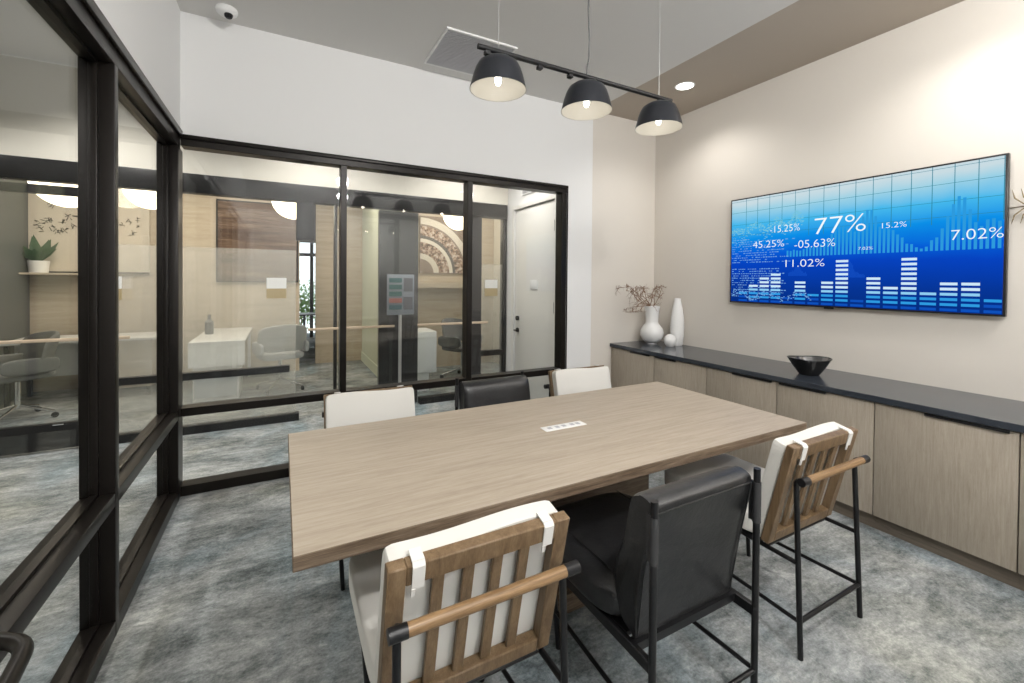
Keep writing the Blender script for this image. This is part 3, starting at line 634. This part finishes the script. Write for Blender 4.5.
a = slat_chair('slatted wooden chair with ivory cushions and honey handle, nearest the viewer', SG); a.location = (0.464, 0.958, 0)
dup(a, (2.060, 0.955, 0), 0.0, 'slatted wooden chair with ivory cushions at the table corner facing the credenza', SG)
dup(a, (0.462, 2.700, 0), PI, 'ivory cushioned chair across the table, leftmost on its far side', SG)
dup(a, (1.975, 2.690, 0), PI, 'ivory cushioned chair across the table, in front of the white door', SG)
b_ = leather_chair('dark leather chair between the two slatted chairs on the near side', LG); b_.location = (1.215, 0.915, 0)
dup(b_, (1.262, 2.665, 0), PI, 'dark leather chair across the table between two ivory chairs', LG)

# ------------------------------------------------------------------ credenza
XD = 3.17
ys = [3.615, 3.02, 2.44, 1.85, 1.265, 0.68, 0.09, -0.50, -1.09]
for i, (y1, y0) in enumerate(zip(ys, ys[1:])):
    lbs = ['grey oak cabinet unit below the white vases, against the beige end wall', 'grey oak cabinet unit second from the vases', 'grey oak cabinet unit third from the vases, behind the table corner',
           'grey oak cabinet unit below the black bowl', 'grey oak cabinet unit with wide plain door beside the slatted chair handle', 'grey oak cabinet unit cut by the right picture edge', 'grey oak cabinet unit just outside the right picture edge', 'grey oak cabinet unit farthest from the vases']
    cb = thing('cabinet_unit', lbs[i], 'cabinet', (XD, (y0+y1)/2, 0), 0, 'grey oak credenza cabinets'); h = abs(y1-y0)/2
    pbox('body', (0.021, -h+0.0005, 0.09), (XR-XD-0.002, h-0.0005, 0.783), M_cab, cb)
    pbox('door', (0, -h+0.003, 0.092), (0.02, h-0.003, 0.775), M_cab, cb, 0.001)
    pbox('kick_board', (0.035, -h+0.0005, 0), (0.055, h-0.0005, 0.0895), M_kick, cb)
    pl = (0.02, 0.28) if i % 2 == 0 else (-0.28, -0.02)
    if i in (0,): pl = (-0.24, 0.02)
    if i == 1: pl = (0.03, 0.27)
    if i == 2: pl = (-0.26, 0.05)
    if i == 3: pl = (-0.03, 0.27)
    if i == 4: pl = (-0.26, 0.06)
    dr = cb.children[1]
    pbox('finger_pull', (-0.014, pl[0], 0.765), (-0.0005, pl[1], 0.779), M_black, cb, 0.002)
bm = bmesh.new(); bx(bm, (XD, 3.616, 0), (XD+0.02, 3.638, 0.783)); tag(obj('cabinet_filler', bm, M_cab), 'narrow oak filler strip between the credenza and the end wall', 'filler strip')
bm = bmesh.new(); bx(bm, (3.148, -1.12, 0.785), (3.7985, 3.637, 0.822), 0.002, 1); tag(obj('countertop', bm, M_counter), 'long polished charcoal countertop on the grey oak cabinets', 'countertop')
TOP = 0.8222
# vases
v1 = thing('vase', 'white vase with round belly and flared neck holding dry twigs', 'vase', (3.56, 3.43, TOP))
bm = bmesh.new(); lathe(bm, [(0, 0), (0.055, 0), (0.058, 0.010), (0.070, 0.016), (0.100, 0.042), (0.119, 0.085), (0.122, 0.125), (0.112, 0.165), (0.088, 0.198), (0.070, 0.218), (0.066, 0.24), (0.068, 0.30), (0.074, 0.36), (0.083, 0.405), (0.078, 0.407), (0.070, 0.36), (0.058, 0.26), (0.0, 0.22)], seg=40); obj('vessel', bm, M_cer, v1)
tw = thing('dry_twigs', 'bunch of dry brown branching twigs standing in the flared vase', 'branches', (3.56, 3.43, TOP+0.25))
rnd = random.Random(11)
def branch(bm, p, d, l, r, dep):
    pts = [p]; cur = p; dd = d.copy()
    for k in range(5):
        dd = (dd+Vector((rnd.uniform(-.35, .35), rnd.uniform(-.2, .2), rnd.uniform(-.3, .3)))).normalized(); nx = cur+dd*l/5
        if nx.y > 0.18: nx.y = 0.18; dd.y *= -0.5
        
        if nx.z > 0.38: nx.z = 0.38+rnd.uniform(-0.03, 0.02); dd.z = -abs(dd.z)*0.5
        nx.z = max(nx.z, 0.10); nx.x = max(nx.x, -0.36)
        if nx.x > 0.09: nx.x = 0.09; dd.x *= -0.5
        cur = nx; pts.append(cur)
        if dep > 0 and k >= 1 and rnd.random() < 0.95:
            nd = (dd+Vector((rnd.uniform(-1, 1), rnd.uniform(-.6, .6), rnd.uniform(-.9, .9)))).normalized()
            branch(bm, cur, nd, l*rnd.uniform(0.35, 0.6), r*0.66, dep-1)
    tube(bm, pts, r, 5, rs=[r*(1-0.12*i) for i in range(len(pts))])
for k, (dx, dy, dz, l) in enumerate(((-0.95, -.1, 0.20, 0.42), (-0.9, 0.0, 0.30, 0.46), (-0.9, 0.0, 0.05, 0.30), (-0.1, 0, 0.7, 0.19), (0.35, -.1, 0.7, 0.20), (-0.3, 0, 0.6, 0.22), (-0.6, -.15, 0.25, 0.30), (0.0, -.2, 0.4, 0.16), (-0.8, -.2, -0.1, 0.22))):
    bm = bmesh.new(); base = Vector((rnd.uniform(-.02, .02), rnd.uniform(-.02, .02), 0.01)); neck = Vector((-0.03 if dx < 0 else 0.025, 0, 0.16))
    tube(bm, [base, neck], 0.0042, 6); branch(bm, neck, Vector((dx, dy, dz)).normalized(), l, 0.0042, 3); obj('twig', bm, M_twig, tw)
bm = bmesh.new(); lathe(bm, [(0, 0), (0.034, 0.0), (0.052, 0.020), (0.061, 0.050), (0.059, 0.078), (0.046, 0.106), (0.026, 0.122), (0, 0.127)], seg=32); o = obj('ceramic_egg', bm, M_cer); o.location = (3.575, 3.19, TOP); tag(o, 'small round white ceramic egg between the two white vases', 'ornament')
bm = bmesh.new(); lathe(bm, [(0, 0), (0.050, 0), (0.056, 0.01), (0.067, 0.10), (0.071, 0.19), (0.066, 0.29), (0.052, 0.39), (0.036, 0.465), (0.032, 0.497), (0.027, 0.499), (0.024, 0.46), (0, 0.44)], seg=36); o = obj('vase', bm, M_cer); o.location = (3.706, 3.215, TOP); tag(o, 'tall slender white bottle vase in the corner of the countertop', 'vase')
# bowl: squarish flared
bw = thing('bowl', 'glossy black flared bowl with pointed rim on the charcoal countertop', 'bowl', (3.44, 1.775, TOP)); bw.scale = (0.92, 0.92, 0.97)
def bowlmesh(inner):
    b = bmesh.new(); seg = 48; rings = []
    prof = [(0.0, 0.0), (0.066, 0.0), (0.072, 0.006), (0.108, 0.060), (0.141, 0.122)] if not inner else [(0.137, 0.121), (0.102, 0.060), (0.066, 0.018), (0, 0.014)]
    for (r, z) in prof:
        if r == 0: rings.append([b.verts.new((0, 0, z))]); continue
        ring = []
        for k in range(seg):
            a = 2*PI*k/seg; k_ = 1+0.13*math.cos(2*(a+0.49))*(z/0.125); zz = z+0.004*math.cos(2*(a+0.49))*(z/0.125)
            ring.append(b.verts.new((r*k_*math.cos(a), r*k_*math.sin(a), zz)))
        rings.append(ring)
    for A, B in zip(rings, rings[1:]):
        for k in range(seg):
            k2 = (k+1) % seg
            vs = [A[0], B[k2], B[k]] if len(A) == 1 else ([A[k], A[k2], B[0]] if len(B) == 1 else [A[k], A[k2], B[k2], B[k]])
            b.faces.new(vs).smooth = True
    return b, rings
b, rr = bowlmesh(False); bo, ri = bowlmesh(True)
obj('outer_shell', b, M_bowl, bw); obj('glazed_interior', bo, M_bowlin, bw)
b = bmesh.new(); pts = []
for k in range(48):
    a = 2*PI*k/48; pts.append((0.139*(1+0.13*math.cos(2*(a+0.49)))*math.cos(a), 0.139*(1+0.13*math.cos(2*(a+0.49)))*math.sin(a), 0.1225+0.004*math.cos(2*(a+0.49))))
tube(b, pts, 0.0038, 8, closed=True); obj('rim', b, M_bowl, bw)

# wall twig ornament at the right edge
so = thing('wall_sprig', 'thin bronze sprig ornament on the wall right of the screen', 'ornament', (3.79, 0.80, 1.95))
b = bmesh.new(); tube(b, [(0.004, 0.075, 0.0), (-0.03, 0.0, 0.0), (-0.04, -0.4, 0.02)], 0.0035, 6); obj('stem', b, mat('bronze_sprig', (0.16, 0.12, 0.06), 0.4, 0.6), so)
for k in range(10):
    y = -0.0-0.035*k; b = bmesh.new()
    for s in (1, -1): tube(b, [(-0.03, y, 0), (-0.045, y+0.045, s*0.05), (-0.05, y+0.055, s*0.10)], 0.0028, 5, rs=[0.003, 0.004, 0.001])
    obj('sprig_leaf', b, bpy.data.materials['bronze_sprig'], so)

# ------------------------------------------------------------------ television
TY0, TY1, TZ0, TZ1, TX = 0.872, 2.640, 1.308, 2.270, 3.742
tv = thing('television', 'large wall mounted flat screen showing blue financial charts', 'television', (3.799, (TY0+TY1)/2, TZ0))
hw, hh = (TY1-TY0)/2, (TZ1-TZ0)
pbox('housing', (TX-3.799+0.004, -hw, 0), (-0.02, hw, hh), mat('tv_black', (0.008, 0.008, 0.009), 0.3), tv, 0.003)
pbox('wall_bracket', (-0.0195, -0.3, 0.25), (-0.0005, 0.3, 0.70), M_black, tv)
pbox('sensor_bump', (TX-3.799+0.01, -0.03+0.05, -0.012), (-0.03, 0.03+0.05, -0.0005), M_black, tv)
# screen surface: u to the right in the picture = -Y
M_scr = bpy.data.materials.new('screen_gradient'); M_scr.use_nodes = True; M_scr.node_tree.nodes.clear()
out = N(M_scr, 'ShaderNodeOutputMaterial'); em = N(M_scr, 'ShaderNodeEmission'); em.inputs[1].default_value = 1.0
tc = N(M_scr, 'ShaderNodeTexCoord'); sp = N(M_scr, 'ShaderNodeSeparateXYZ'); L(M_scr, tc.outputs['Object'], sp.inputs[0])
mp = N(M_scr, 'ShaderNodeMapping'); mp.inputs['Scale'].default_value = (1, 1.6, 3); L(M_scr, tc.outputs['Object'], mp.inputs[0]); nz = noise(M_scr, mp, 1.5, 3)
mr = N(M_scr, 'ShaderNodeMapRange'); mr.inputs[1].default_value = 0; mr.inputs[2].default_value = hh; L(M_scr, sp.outputs[2], mr.inputs[0])
ad = N(M_scr, 'ShaderNodeMath', operation='MULTIPLY_ADD'); L(M_scr, nz.outputs[0], ad.inputs[0]); ad.inputs[1].default_value = 0.10; L(M_scr, mr.outputs[0], ad.inputs[2])
rp = ramp(M_scr, [(0.05, (0.0015, 0.025, 0.20)), (0.20, (0.002, 0.035, 0.30)), (0.42, (0.002, 0.055, 0.52)), (0.52, (0.002, 0.11, 0.68)), (0.66, (0.004, 0.28, 0.80)), (0.80, (0.06, 0.48, 0.84)), (0.92, (0.34, 0.64, 0.78)), (1.0, (0.58, 0.71, 0.76))])
L(M_scr, ad.outputs[0], rp.inputs[0]); L(M_scr, rp.outputs[0], em.inputs[0]); L(M_scr, em.outputs[0], out.inputs[0])
scr = bmesh.new()
bz = 0.012
def q(u0, u1, v0, v1, lay, mi):
    x = TX-3.799+0.0035-0.0006*lay
    ya, yb = hw-bz-u0*(2*hw-2*bz), hw-bz-u1*(2*hw-2*bz); za, zb = bz+v0*(hh-2*bz), bz+v1*(hh-2*bz)
    vs = [scr.verts.new((x, ya, za)), scr.verts.new((x, yb, za)), scr.verts.new((x, yb, zb)), scr.verts.new((x, ya, zb))]
    f = scr.faces.new(vs); f.material_index = mi
smats = [M_scr, emis('screen_white', (0.92, 0.97, 1), 1.0), emis('screen_pale_blue', (0.30, 0.66, 0.95), 0.95), emis('screen_mid_blue', (0.03, 0.36, 0.85), 0.9), emis('screen_deep_blue', (0.006, 0.10, 0.62), 0.8),
         emis('screen_grid_teal', (0.04, 0.30, 0.42), 0.75), emis('screen_haze_blue', (0.03, 0.36, 0.80), 0.9), emis('screen_haze_dark', (0.008, 0.09, 0.62), 0.9), emis('screen_text_blue', (0.20, 0.46, 0.86), 0.9), emis('screen_foam', (0.22, 0.62, 0.80), 0.9), emis('screen_ice_blue', (0.66, 0.86, 1.0), 0.95)]
q(0, 1, 0, 1, 0, 0)
# grid
for k in range(16):
    u = 0.0198+(k+1)*0.0611; q(u, u+0.0022, 0.60 if k > 4 else 0.72, 1, 1, 5)
for v in (0.648, 0.752, 0.872, 0.98): q(0, 1, v, v+0.0028, 1, 5)
# hazy columns in the middle
rnd = random.Random(4)
for k in range(49):
    u = 0.29+k*0.0145
    hgt = 0.06+0.26*math.exp(-((u-0.615)/0.04)**2)+0.10*math.exp(-((u-0.69)/0.04)**2)+0.30*math.exp(-((u-0.888)/0.04)**2)+0.14*math.exp(-((u-0.975)/0.03)**2)+0.16*math.exp(-((u-0.51)/0.06)**2)-0.05*math.exp(-((u-0.775)/0.03)**2)+rnd.uniform(-0.012, 0.02)
    q(u, min(u+0.0085, 0.999), 0.42, 0.42+hgt, 1.4, 6)
for k in range(26):
    u = 0.50+k*0.0042; hgt = 0.12*math.exp(-((u-0.545)/0.022)**2)+0.02+rnd.uniform(0, .02); q(u, u+0.0024, 0.235, 0.235+hgt, 1.4, 7)
for k in range(20):
    u = 0.30+k*0.0042; hgt = 0.06*math.exp(-((u-0.34)/0.022)**2)+0.01+rnd.uniform(0, .02); q(u, u+0.0024, 0.25, 0.25+hgt, 1.4, 7)
# foam of fine line charts upper left
for k in range(420):
    u = rnd.uniform(0, 0.36); env = 0.72+0.07*math.exp(-((u-0.24)/0.03)**2)+0.11*math.exp(-((u-0.335)/0.03)**2)+0.05*math.exp(-((u-0.13)/0.03)**2)
    v = env-abs(rnd.gauss(0, 0.06)); q(u, u+rnd.uniform(0.003, 0.009), v, v+0.006, 1.5, 9)
# small data rows (illegible speckle as in the picture)
for row in range(26):
    v = 0.60-row*0.022
    if 0.33 < v < 0.37: continue
    end = (0.10+0.22*abs(math.sin(row*1.7))) if v > 0.36 else 0.30-0.05*abs(math.sin(row*2.3)); u = 0.006
    while u < end:
        ln = rnd.uniform(0.003, 0.013)
        if rnd.random() < 0.75: q(u, u+ln, v, v+0.009*rnd.uniform(0.5, 1), 1.6, 8)
        u += ln+rnd.uniform(0.002, 0.006)
for k in range(150):
    u = rnd.uniform(0, 0.40); v = 0.06+0.03*math.sin(u*40)+rnd.uniform(-0.02, 0.03); q(u, u+0.006, v, v+0.006, 2.2, 8)
# level bars
for i, n_ in enumerate((3, 5, 7, 8, 2, 6, 3, 6, 11, 2, 7, 5, 11, 4, 6, 6, 3)):
    u = 0.0691+i*0.0569
    for k in range(n_):
        v = 0.006+k*0.0352; lv = k+(1 if n_ < 4 else 0)
        q(u-0.0235, min(u+0.0235, 0.9985), v, v+0.0185, 2.0, 4 if k < 2 and n_ < 4 else (4 if k < 1 else (3 if k < 3 else (2 if k < 4 else 10))))
# figures
def text(s, u0, u1, v0, v1, mi=1):
    cu = bpy.data.curves.new('figures', 'FONT'); cu.body = s; cu.offset = -0.012; to = bpy.data.objects.new('figures', cu); C.objects.link(to)
    bpy.context.view_layer.update(); dg = bpy.context.evaluated_depsgraph_get(); me = bpy.data.meshes.new_from_object(to.evaluated_get(dg))
    xs = [v.co.x for v in me.vertices]; zs = [v.co.y for v in me.vertices]; x0, x1, z0, z1 = min(xs), max(xs), min(zs), max(zs)
    x = TX-3.799+0.0035-0.0022; mp_ = []
    for v in me.vertices:
        u = u0+(v.co.x-x0)/(x1-x0)*(u1-u0); vv = v0+(v.co.y-z0)/(z1-z0)*(v1-v0)
        mp_.append(scr.verts.new((x, hw-bz-u*(2*hw-2*bz), bz+vv*(hh-2*bz))))
    for p in me.polygons:
        try: f = scr.faces.new([mp_[i] for i in p.vertices]); f.material_index = mi
        except ValueError: pass
    bpy.data.objects.remove(to); bpy.data.curves.remove(cu); bpy.data.meshes.remove(me)
text('77%', 0.4128, 0.6084, 0.5996, 0.7357)
text('-15.25%', 0.2088, 0.3487, 0.6480, 0.7094)
text('45.25%', 0.1208, 0.2778, 0.5172, 0.5793)
text('-05.63%', 0.3260, 0.4968, 0.4936, 0.5593)
text('11.02%', 0.2864, 0.4558, 0.3303, 0.3933)
text('15.2%', 0.6642, 0.7424, 0.6054, 0.6448)
text('7.02%', 0.5838, 0.6336, 0.4513, 0.4732)
text('7.02%', 0.8700, 0.9995, 0.4865, 0.5541)
for f in scr.faces:
    if f.normal.x > 0: f.normal_flip()
obj('screen', scr, smats, tv)

# ------------------------------------------------------------------ pendant rail
PY, PZ = 1.80, 2.55
pl_ = thing('pendant_rail', 'black ceiling hung rail carrying three graphite dome shades over the table', 'lamp', (0, PY, 0))
b = bmesh.new(); tube(b, [(0.775, 0, PZ), (1.998, 0, PZ)], 0.0125, 14); rail = obj('rail_bar', b, M_black, pl_)
for x in (0.82, 0.90, 1.10, 1.28): pbox('rail_clip', (x-0.012, -0.012, PZ-0.028), (x+0.012, 0.012, PZ-0.012), M_black, pl_)
for x in (0.877, 1.900):
    b = bmesh.new(); tube(b, [(x, 0, PZ+0.012), (x, 0, ZC)], 0.0014, 6); obj('suspension_wire', b, M_wire, pl_)
b = bmesh.new(); tube(b, [(1.385, 0, PZ+0.01), (1.386, 0, PZ+0.05), (1.398, 0, PZ+0.10), (1.40, 0, PZ+0.2), (1.392, 0, PZ+0.35), (1.394, 0, ZC)], 0.0045, 8); obj('power_cord', b, M_cord, pl_)
b = bmesh.new(); lathe(b, [(0, ZC-0.03), (0.05, ZC-0.03), (0.06, ZC-0.001), (0, ZC-0.001)], (1.394, 0, 0)); obj('ceiling_rose', b, M_wtrim, pl_)
for x in (0.877, 1.385, 1.900):
    zt, zb = PZ-0.032, PZ-0.175
    out_ = [(0.0, zt), (0.030, zt), (0.066, zt-0.007), (0.092, zt-0.025), (0.105, zt-0.050), (0.115, zt-0.08), (0.124, zt-0.115), (0.131, zb)]
    inn = [(0.128, zb), (0.121, zt-0.115), (0.112, zt-0.08), (0.102, zt-0.052), (0.089, zt-0.029), (0.064, zt-0.012), (0, zt-0.006)]
    b = bmesh.new(); lathe(b, out_, (x, 0, 0), 48, 0); lathe(b, [out_[-1], inn[0]], (x, 0, 0), 48, 1); sh_ = obj('lamp_shade', b, [M_shade, M_shadein], pl_)
    b = bmesh.new(); lathe(b, inn, (x, 0, 0), 48, 0); obj('shade_lining', b, M_shadein, sh_)
    b = bmesh.new(); tube(b, [(x, 0, zt), (x, 0, PZ-0.012)], 0.011, 12); tube(b, [(x, 0, zt-0.055), (x, 0, zt-0.006)], 0.016, 12); obj('lamp_holder', b, M_black, sh_)
    b = bmesh.new(); lathe(b, [(0, zt-0.125), (0.010, zt-0.12), (0.016, zt-0.105), (0.015, zt-0.08), (0.011, zt-0.055), (0, zt-0.05)], (x, 0, 0), 16); obj('bulb', b, M_bulb, sh_)
    lamp('pendant_light', 'POINT', (x, PY, zt-0.135), 0.45, WARM, shadow_soft_size=0.02)

# ------------------------------------------------------------------ ceiling fittings
def downlight(x, y, lb, energy, z=ZC, spot=True, rad=0.075, col=NEUT, grp='recessed ceiling downlights', size=2.4):
    t = thing('downlight', lb, 'ceiling light', (x, y, z), 0, grp)
    b = bmesh.new(); lathe(b, [(rad, -0.004), (rad+0.012, -0.004), (rad+0.014, -0.0005), (rad, -0.0005)], seg=36); obj('trim_ring', b, M_wtrim, t)
    b = bmesh.new(); lathe(b, [(0, -0.003), (rad, -0.003), (rad, -0.001), (0, -0.001)], seg=36); obj('lens', b, M_led, t)
    if energy: lamp('downlight_beam', 'SPOT', (x, y, z-0.02), energy, col, spot_size=size, spot_blend=0.7, shadow_soft_size=0.06)
    return t
downlight(3.25, 2.77, 'round white recessed downlight in the shaded beige ceiling band', 40, col=NEUT)
downlight(3.25, 0.95, 'round white recessed downlight in the shaded beige band, above the screen end', 40, col=NEUT)
downlight(3.25, -0.87, 'round white recessed downlight in the shaded beige band, behind the viewpoint', 40, col=NEUT)
def drum(x, y, lb, energy):  # unseen fill lights, added to raise the room's general brightness
    t = thing('fill_drum', lb, 'ceiling light', (x, y, ZC), 0, 'added fill drums behind the viewpoint')
    b = bmesh.new(); lathe(b, [(0.15, -0.0005), (0.15, -0.02), (0.14, -0.02), (0.14, -0.0005)], seg=32); obj('mount', b, M_wtrim, t)
    b = bmesh.new(); lathe(b, [(0.135, -0.021), (0.135, -0.07), (0.12, -0.085), (0, -0.09)], seg=32); obj('diffuser', b, M_fill_drum, t)
    lamp('fill_drum_glow', 'POINT', (x, y, ZC-0.20), energy, (1, 0.985, 0.965), shadow_soft_size=0.09)
drum(0.875, -0.2, 'added unseen fill drum above the viewpoint', 98)
drum(3.10, -0.2, 'added unseen fill drum over the near right of the room', 66)
drum(1.03, -1.52, 'added unseen fill drum by the rear wall', 104)
vt = thing('ceiling_vent', 'square white framed air grille in the ceiling near the back wall', 'vent', (1.31, 3.22, ZC))
for a, b2 in (((-0.285, -0.285), (-0.27, 0.285)), ((0.27, -0.285), (0.285, 0.285)), ((-0.27, -0.285), (0.27, -0.27)), ((-0.27, 0.27), (0.27, 0.285))): pbox('frame', (a[0], a[1], -0.014), (b2[0], b2[1], -0.0005), M_wtrim, vt)
pbox('backing', (-0.27, -0.27, -0.004), (0.27, 0.27, -0.0005), M_ventd, vt)
b = bmesh.new()
for k in range(24): bx(b, (-0.27, -0.262+k*0.0224, -0.013), (0.27, -0.252+k*0.0224, -0.0045))
obj('louvres', b, M_vent, vt)
dc = thing('dome_camera', 'small white dome security camera on the ceiling corner', 'security camera', (-0.33, 3.46, ZC))
b = bmesh.new(); lathe(b, [(0.062, -0.0005), (0.065, -0.012), (0.060, -0.028), (0.045, -0.042), (0, -0.050)], seg=32); obj('housing', b, M_wtrim, dc)
b = bmesh.new(); lathe(b, [(0.026, 0.0), (0.024, 0.012), (0.015, 0.02), (0, 0.023)], seg=20); t_ = obj('lens', b, M_lens, dc); t_.location = (0.012, -0.016, -0.045); t_.rotation_euler = (PI-0.5, 0, 0)

# tubular push bar on the left glazing, cut by the lower left corner
b = bmesh.new(); tube(b, fillet([(XG, 1.43, 0.69), (-0.492, 1.333, 0.69), (-0.44, 0.85, 0.69), (XG, 0.76, 0.69)], 0.05, 6), 0.0165, 16); obj('push_bar', b, M_frame, w2)

# ------------------------------------------------------------------ corridor and office lights
for i, (x, y) in enumerate(((-2.9, 4.3), (-1.3, 4.3), (0.3, 4.3), (1.9, 4.3), (-1.9, 2.6), (-1.9, 0.8))):
    downlight(x, y, ['recessed downlight in the corridor ceiling at the far left', 'recessed downlight in the corridor ceiling beyond the left corner', 'recessed downlight in the corridor ceiling beyond the wide pane', 'recessed downlight in the corridor ceiling before the white door', 'recessed downlight in the left corridor beside the near pane', 'recessed downlight in the left corridor near the viewpoint'][i], 118, col=NEUT, grp='corridor downlights')
for x, y, e in ((-2.2, 6.4, 30), (-0.6, 6.6, 32), (0.75, 6.9, 15), (2.4, 6.1, 26)):
    lamp('office_light', 'AREA', (x, y, 2.97), e, WARM, shape='SQUARE', size=0.9)
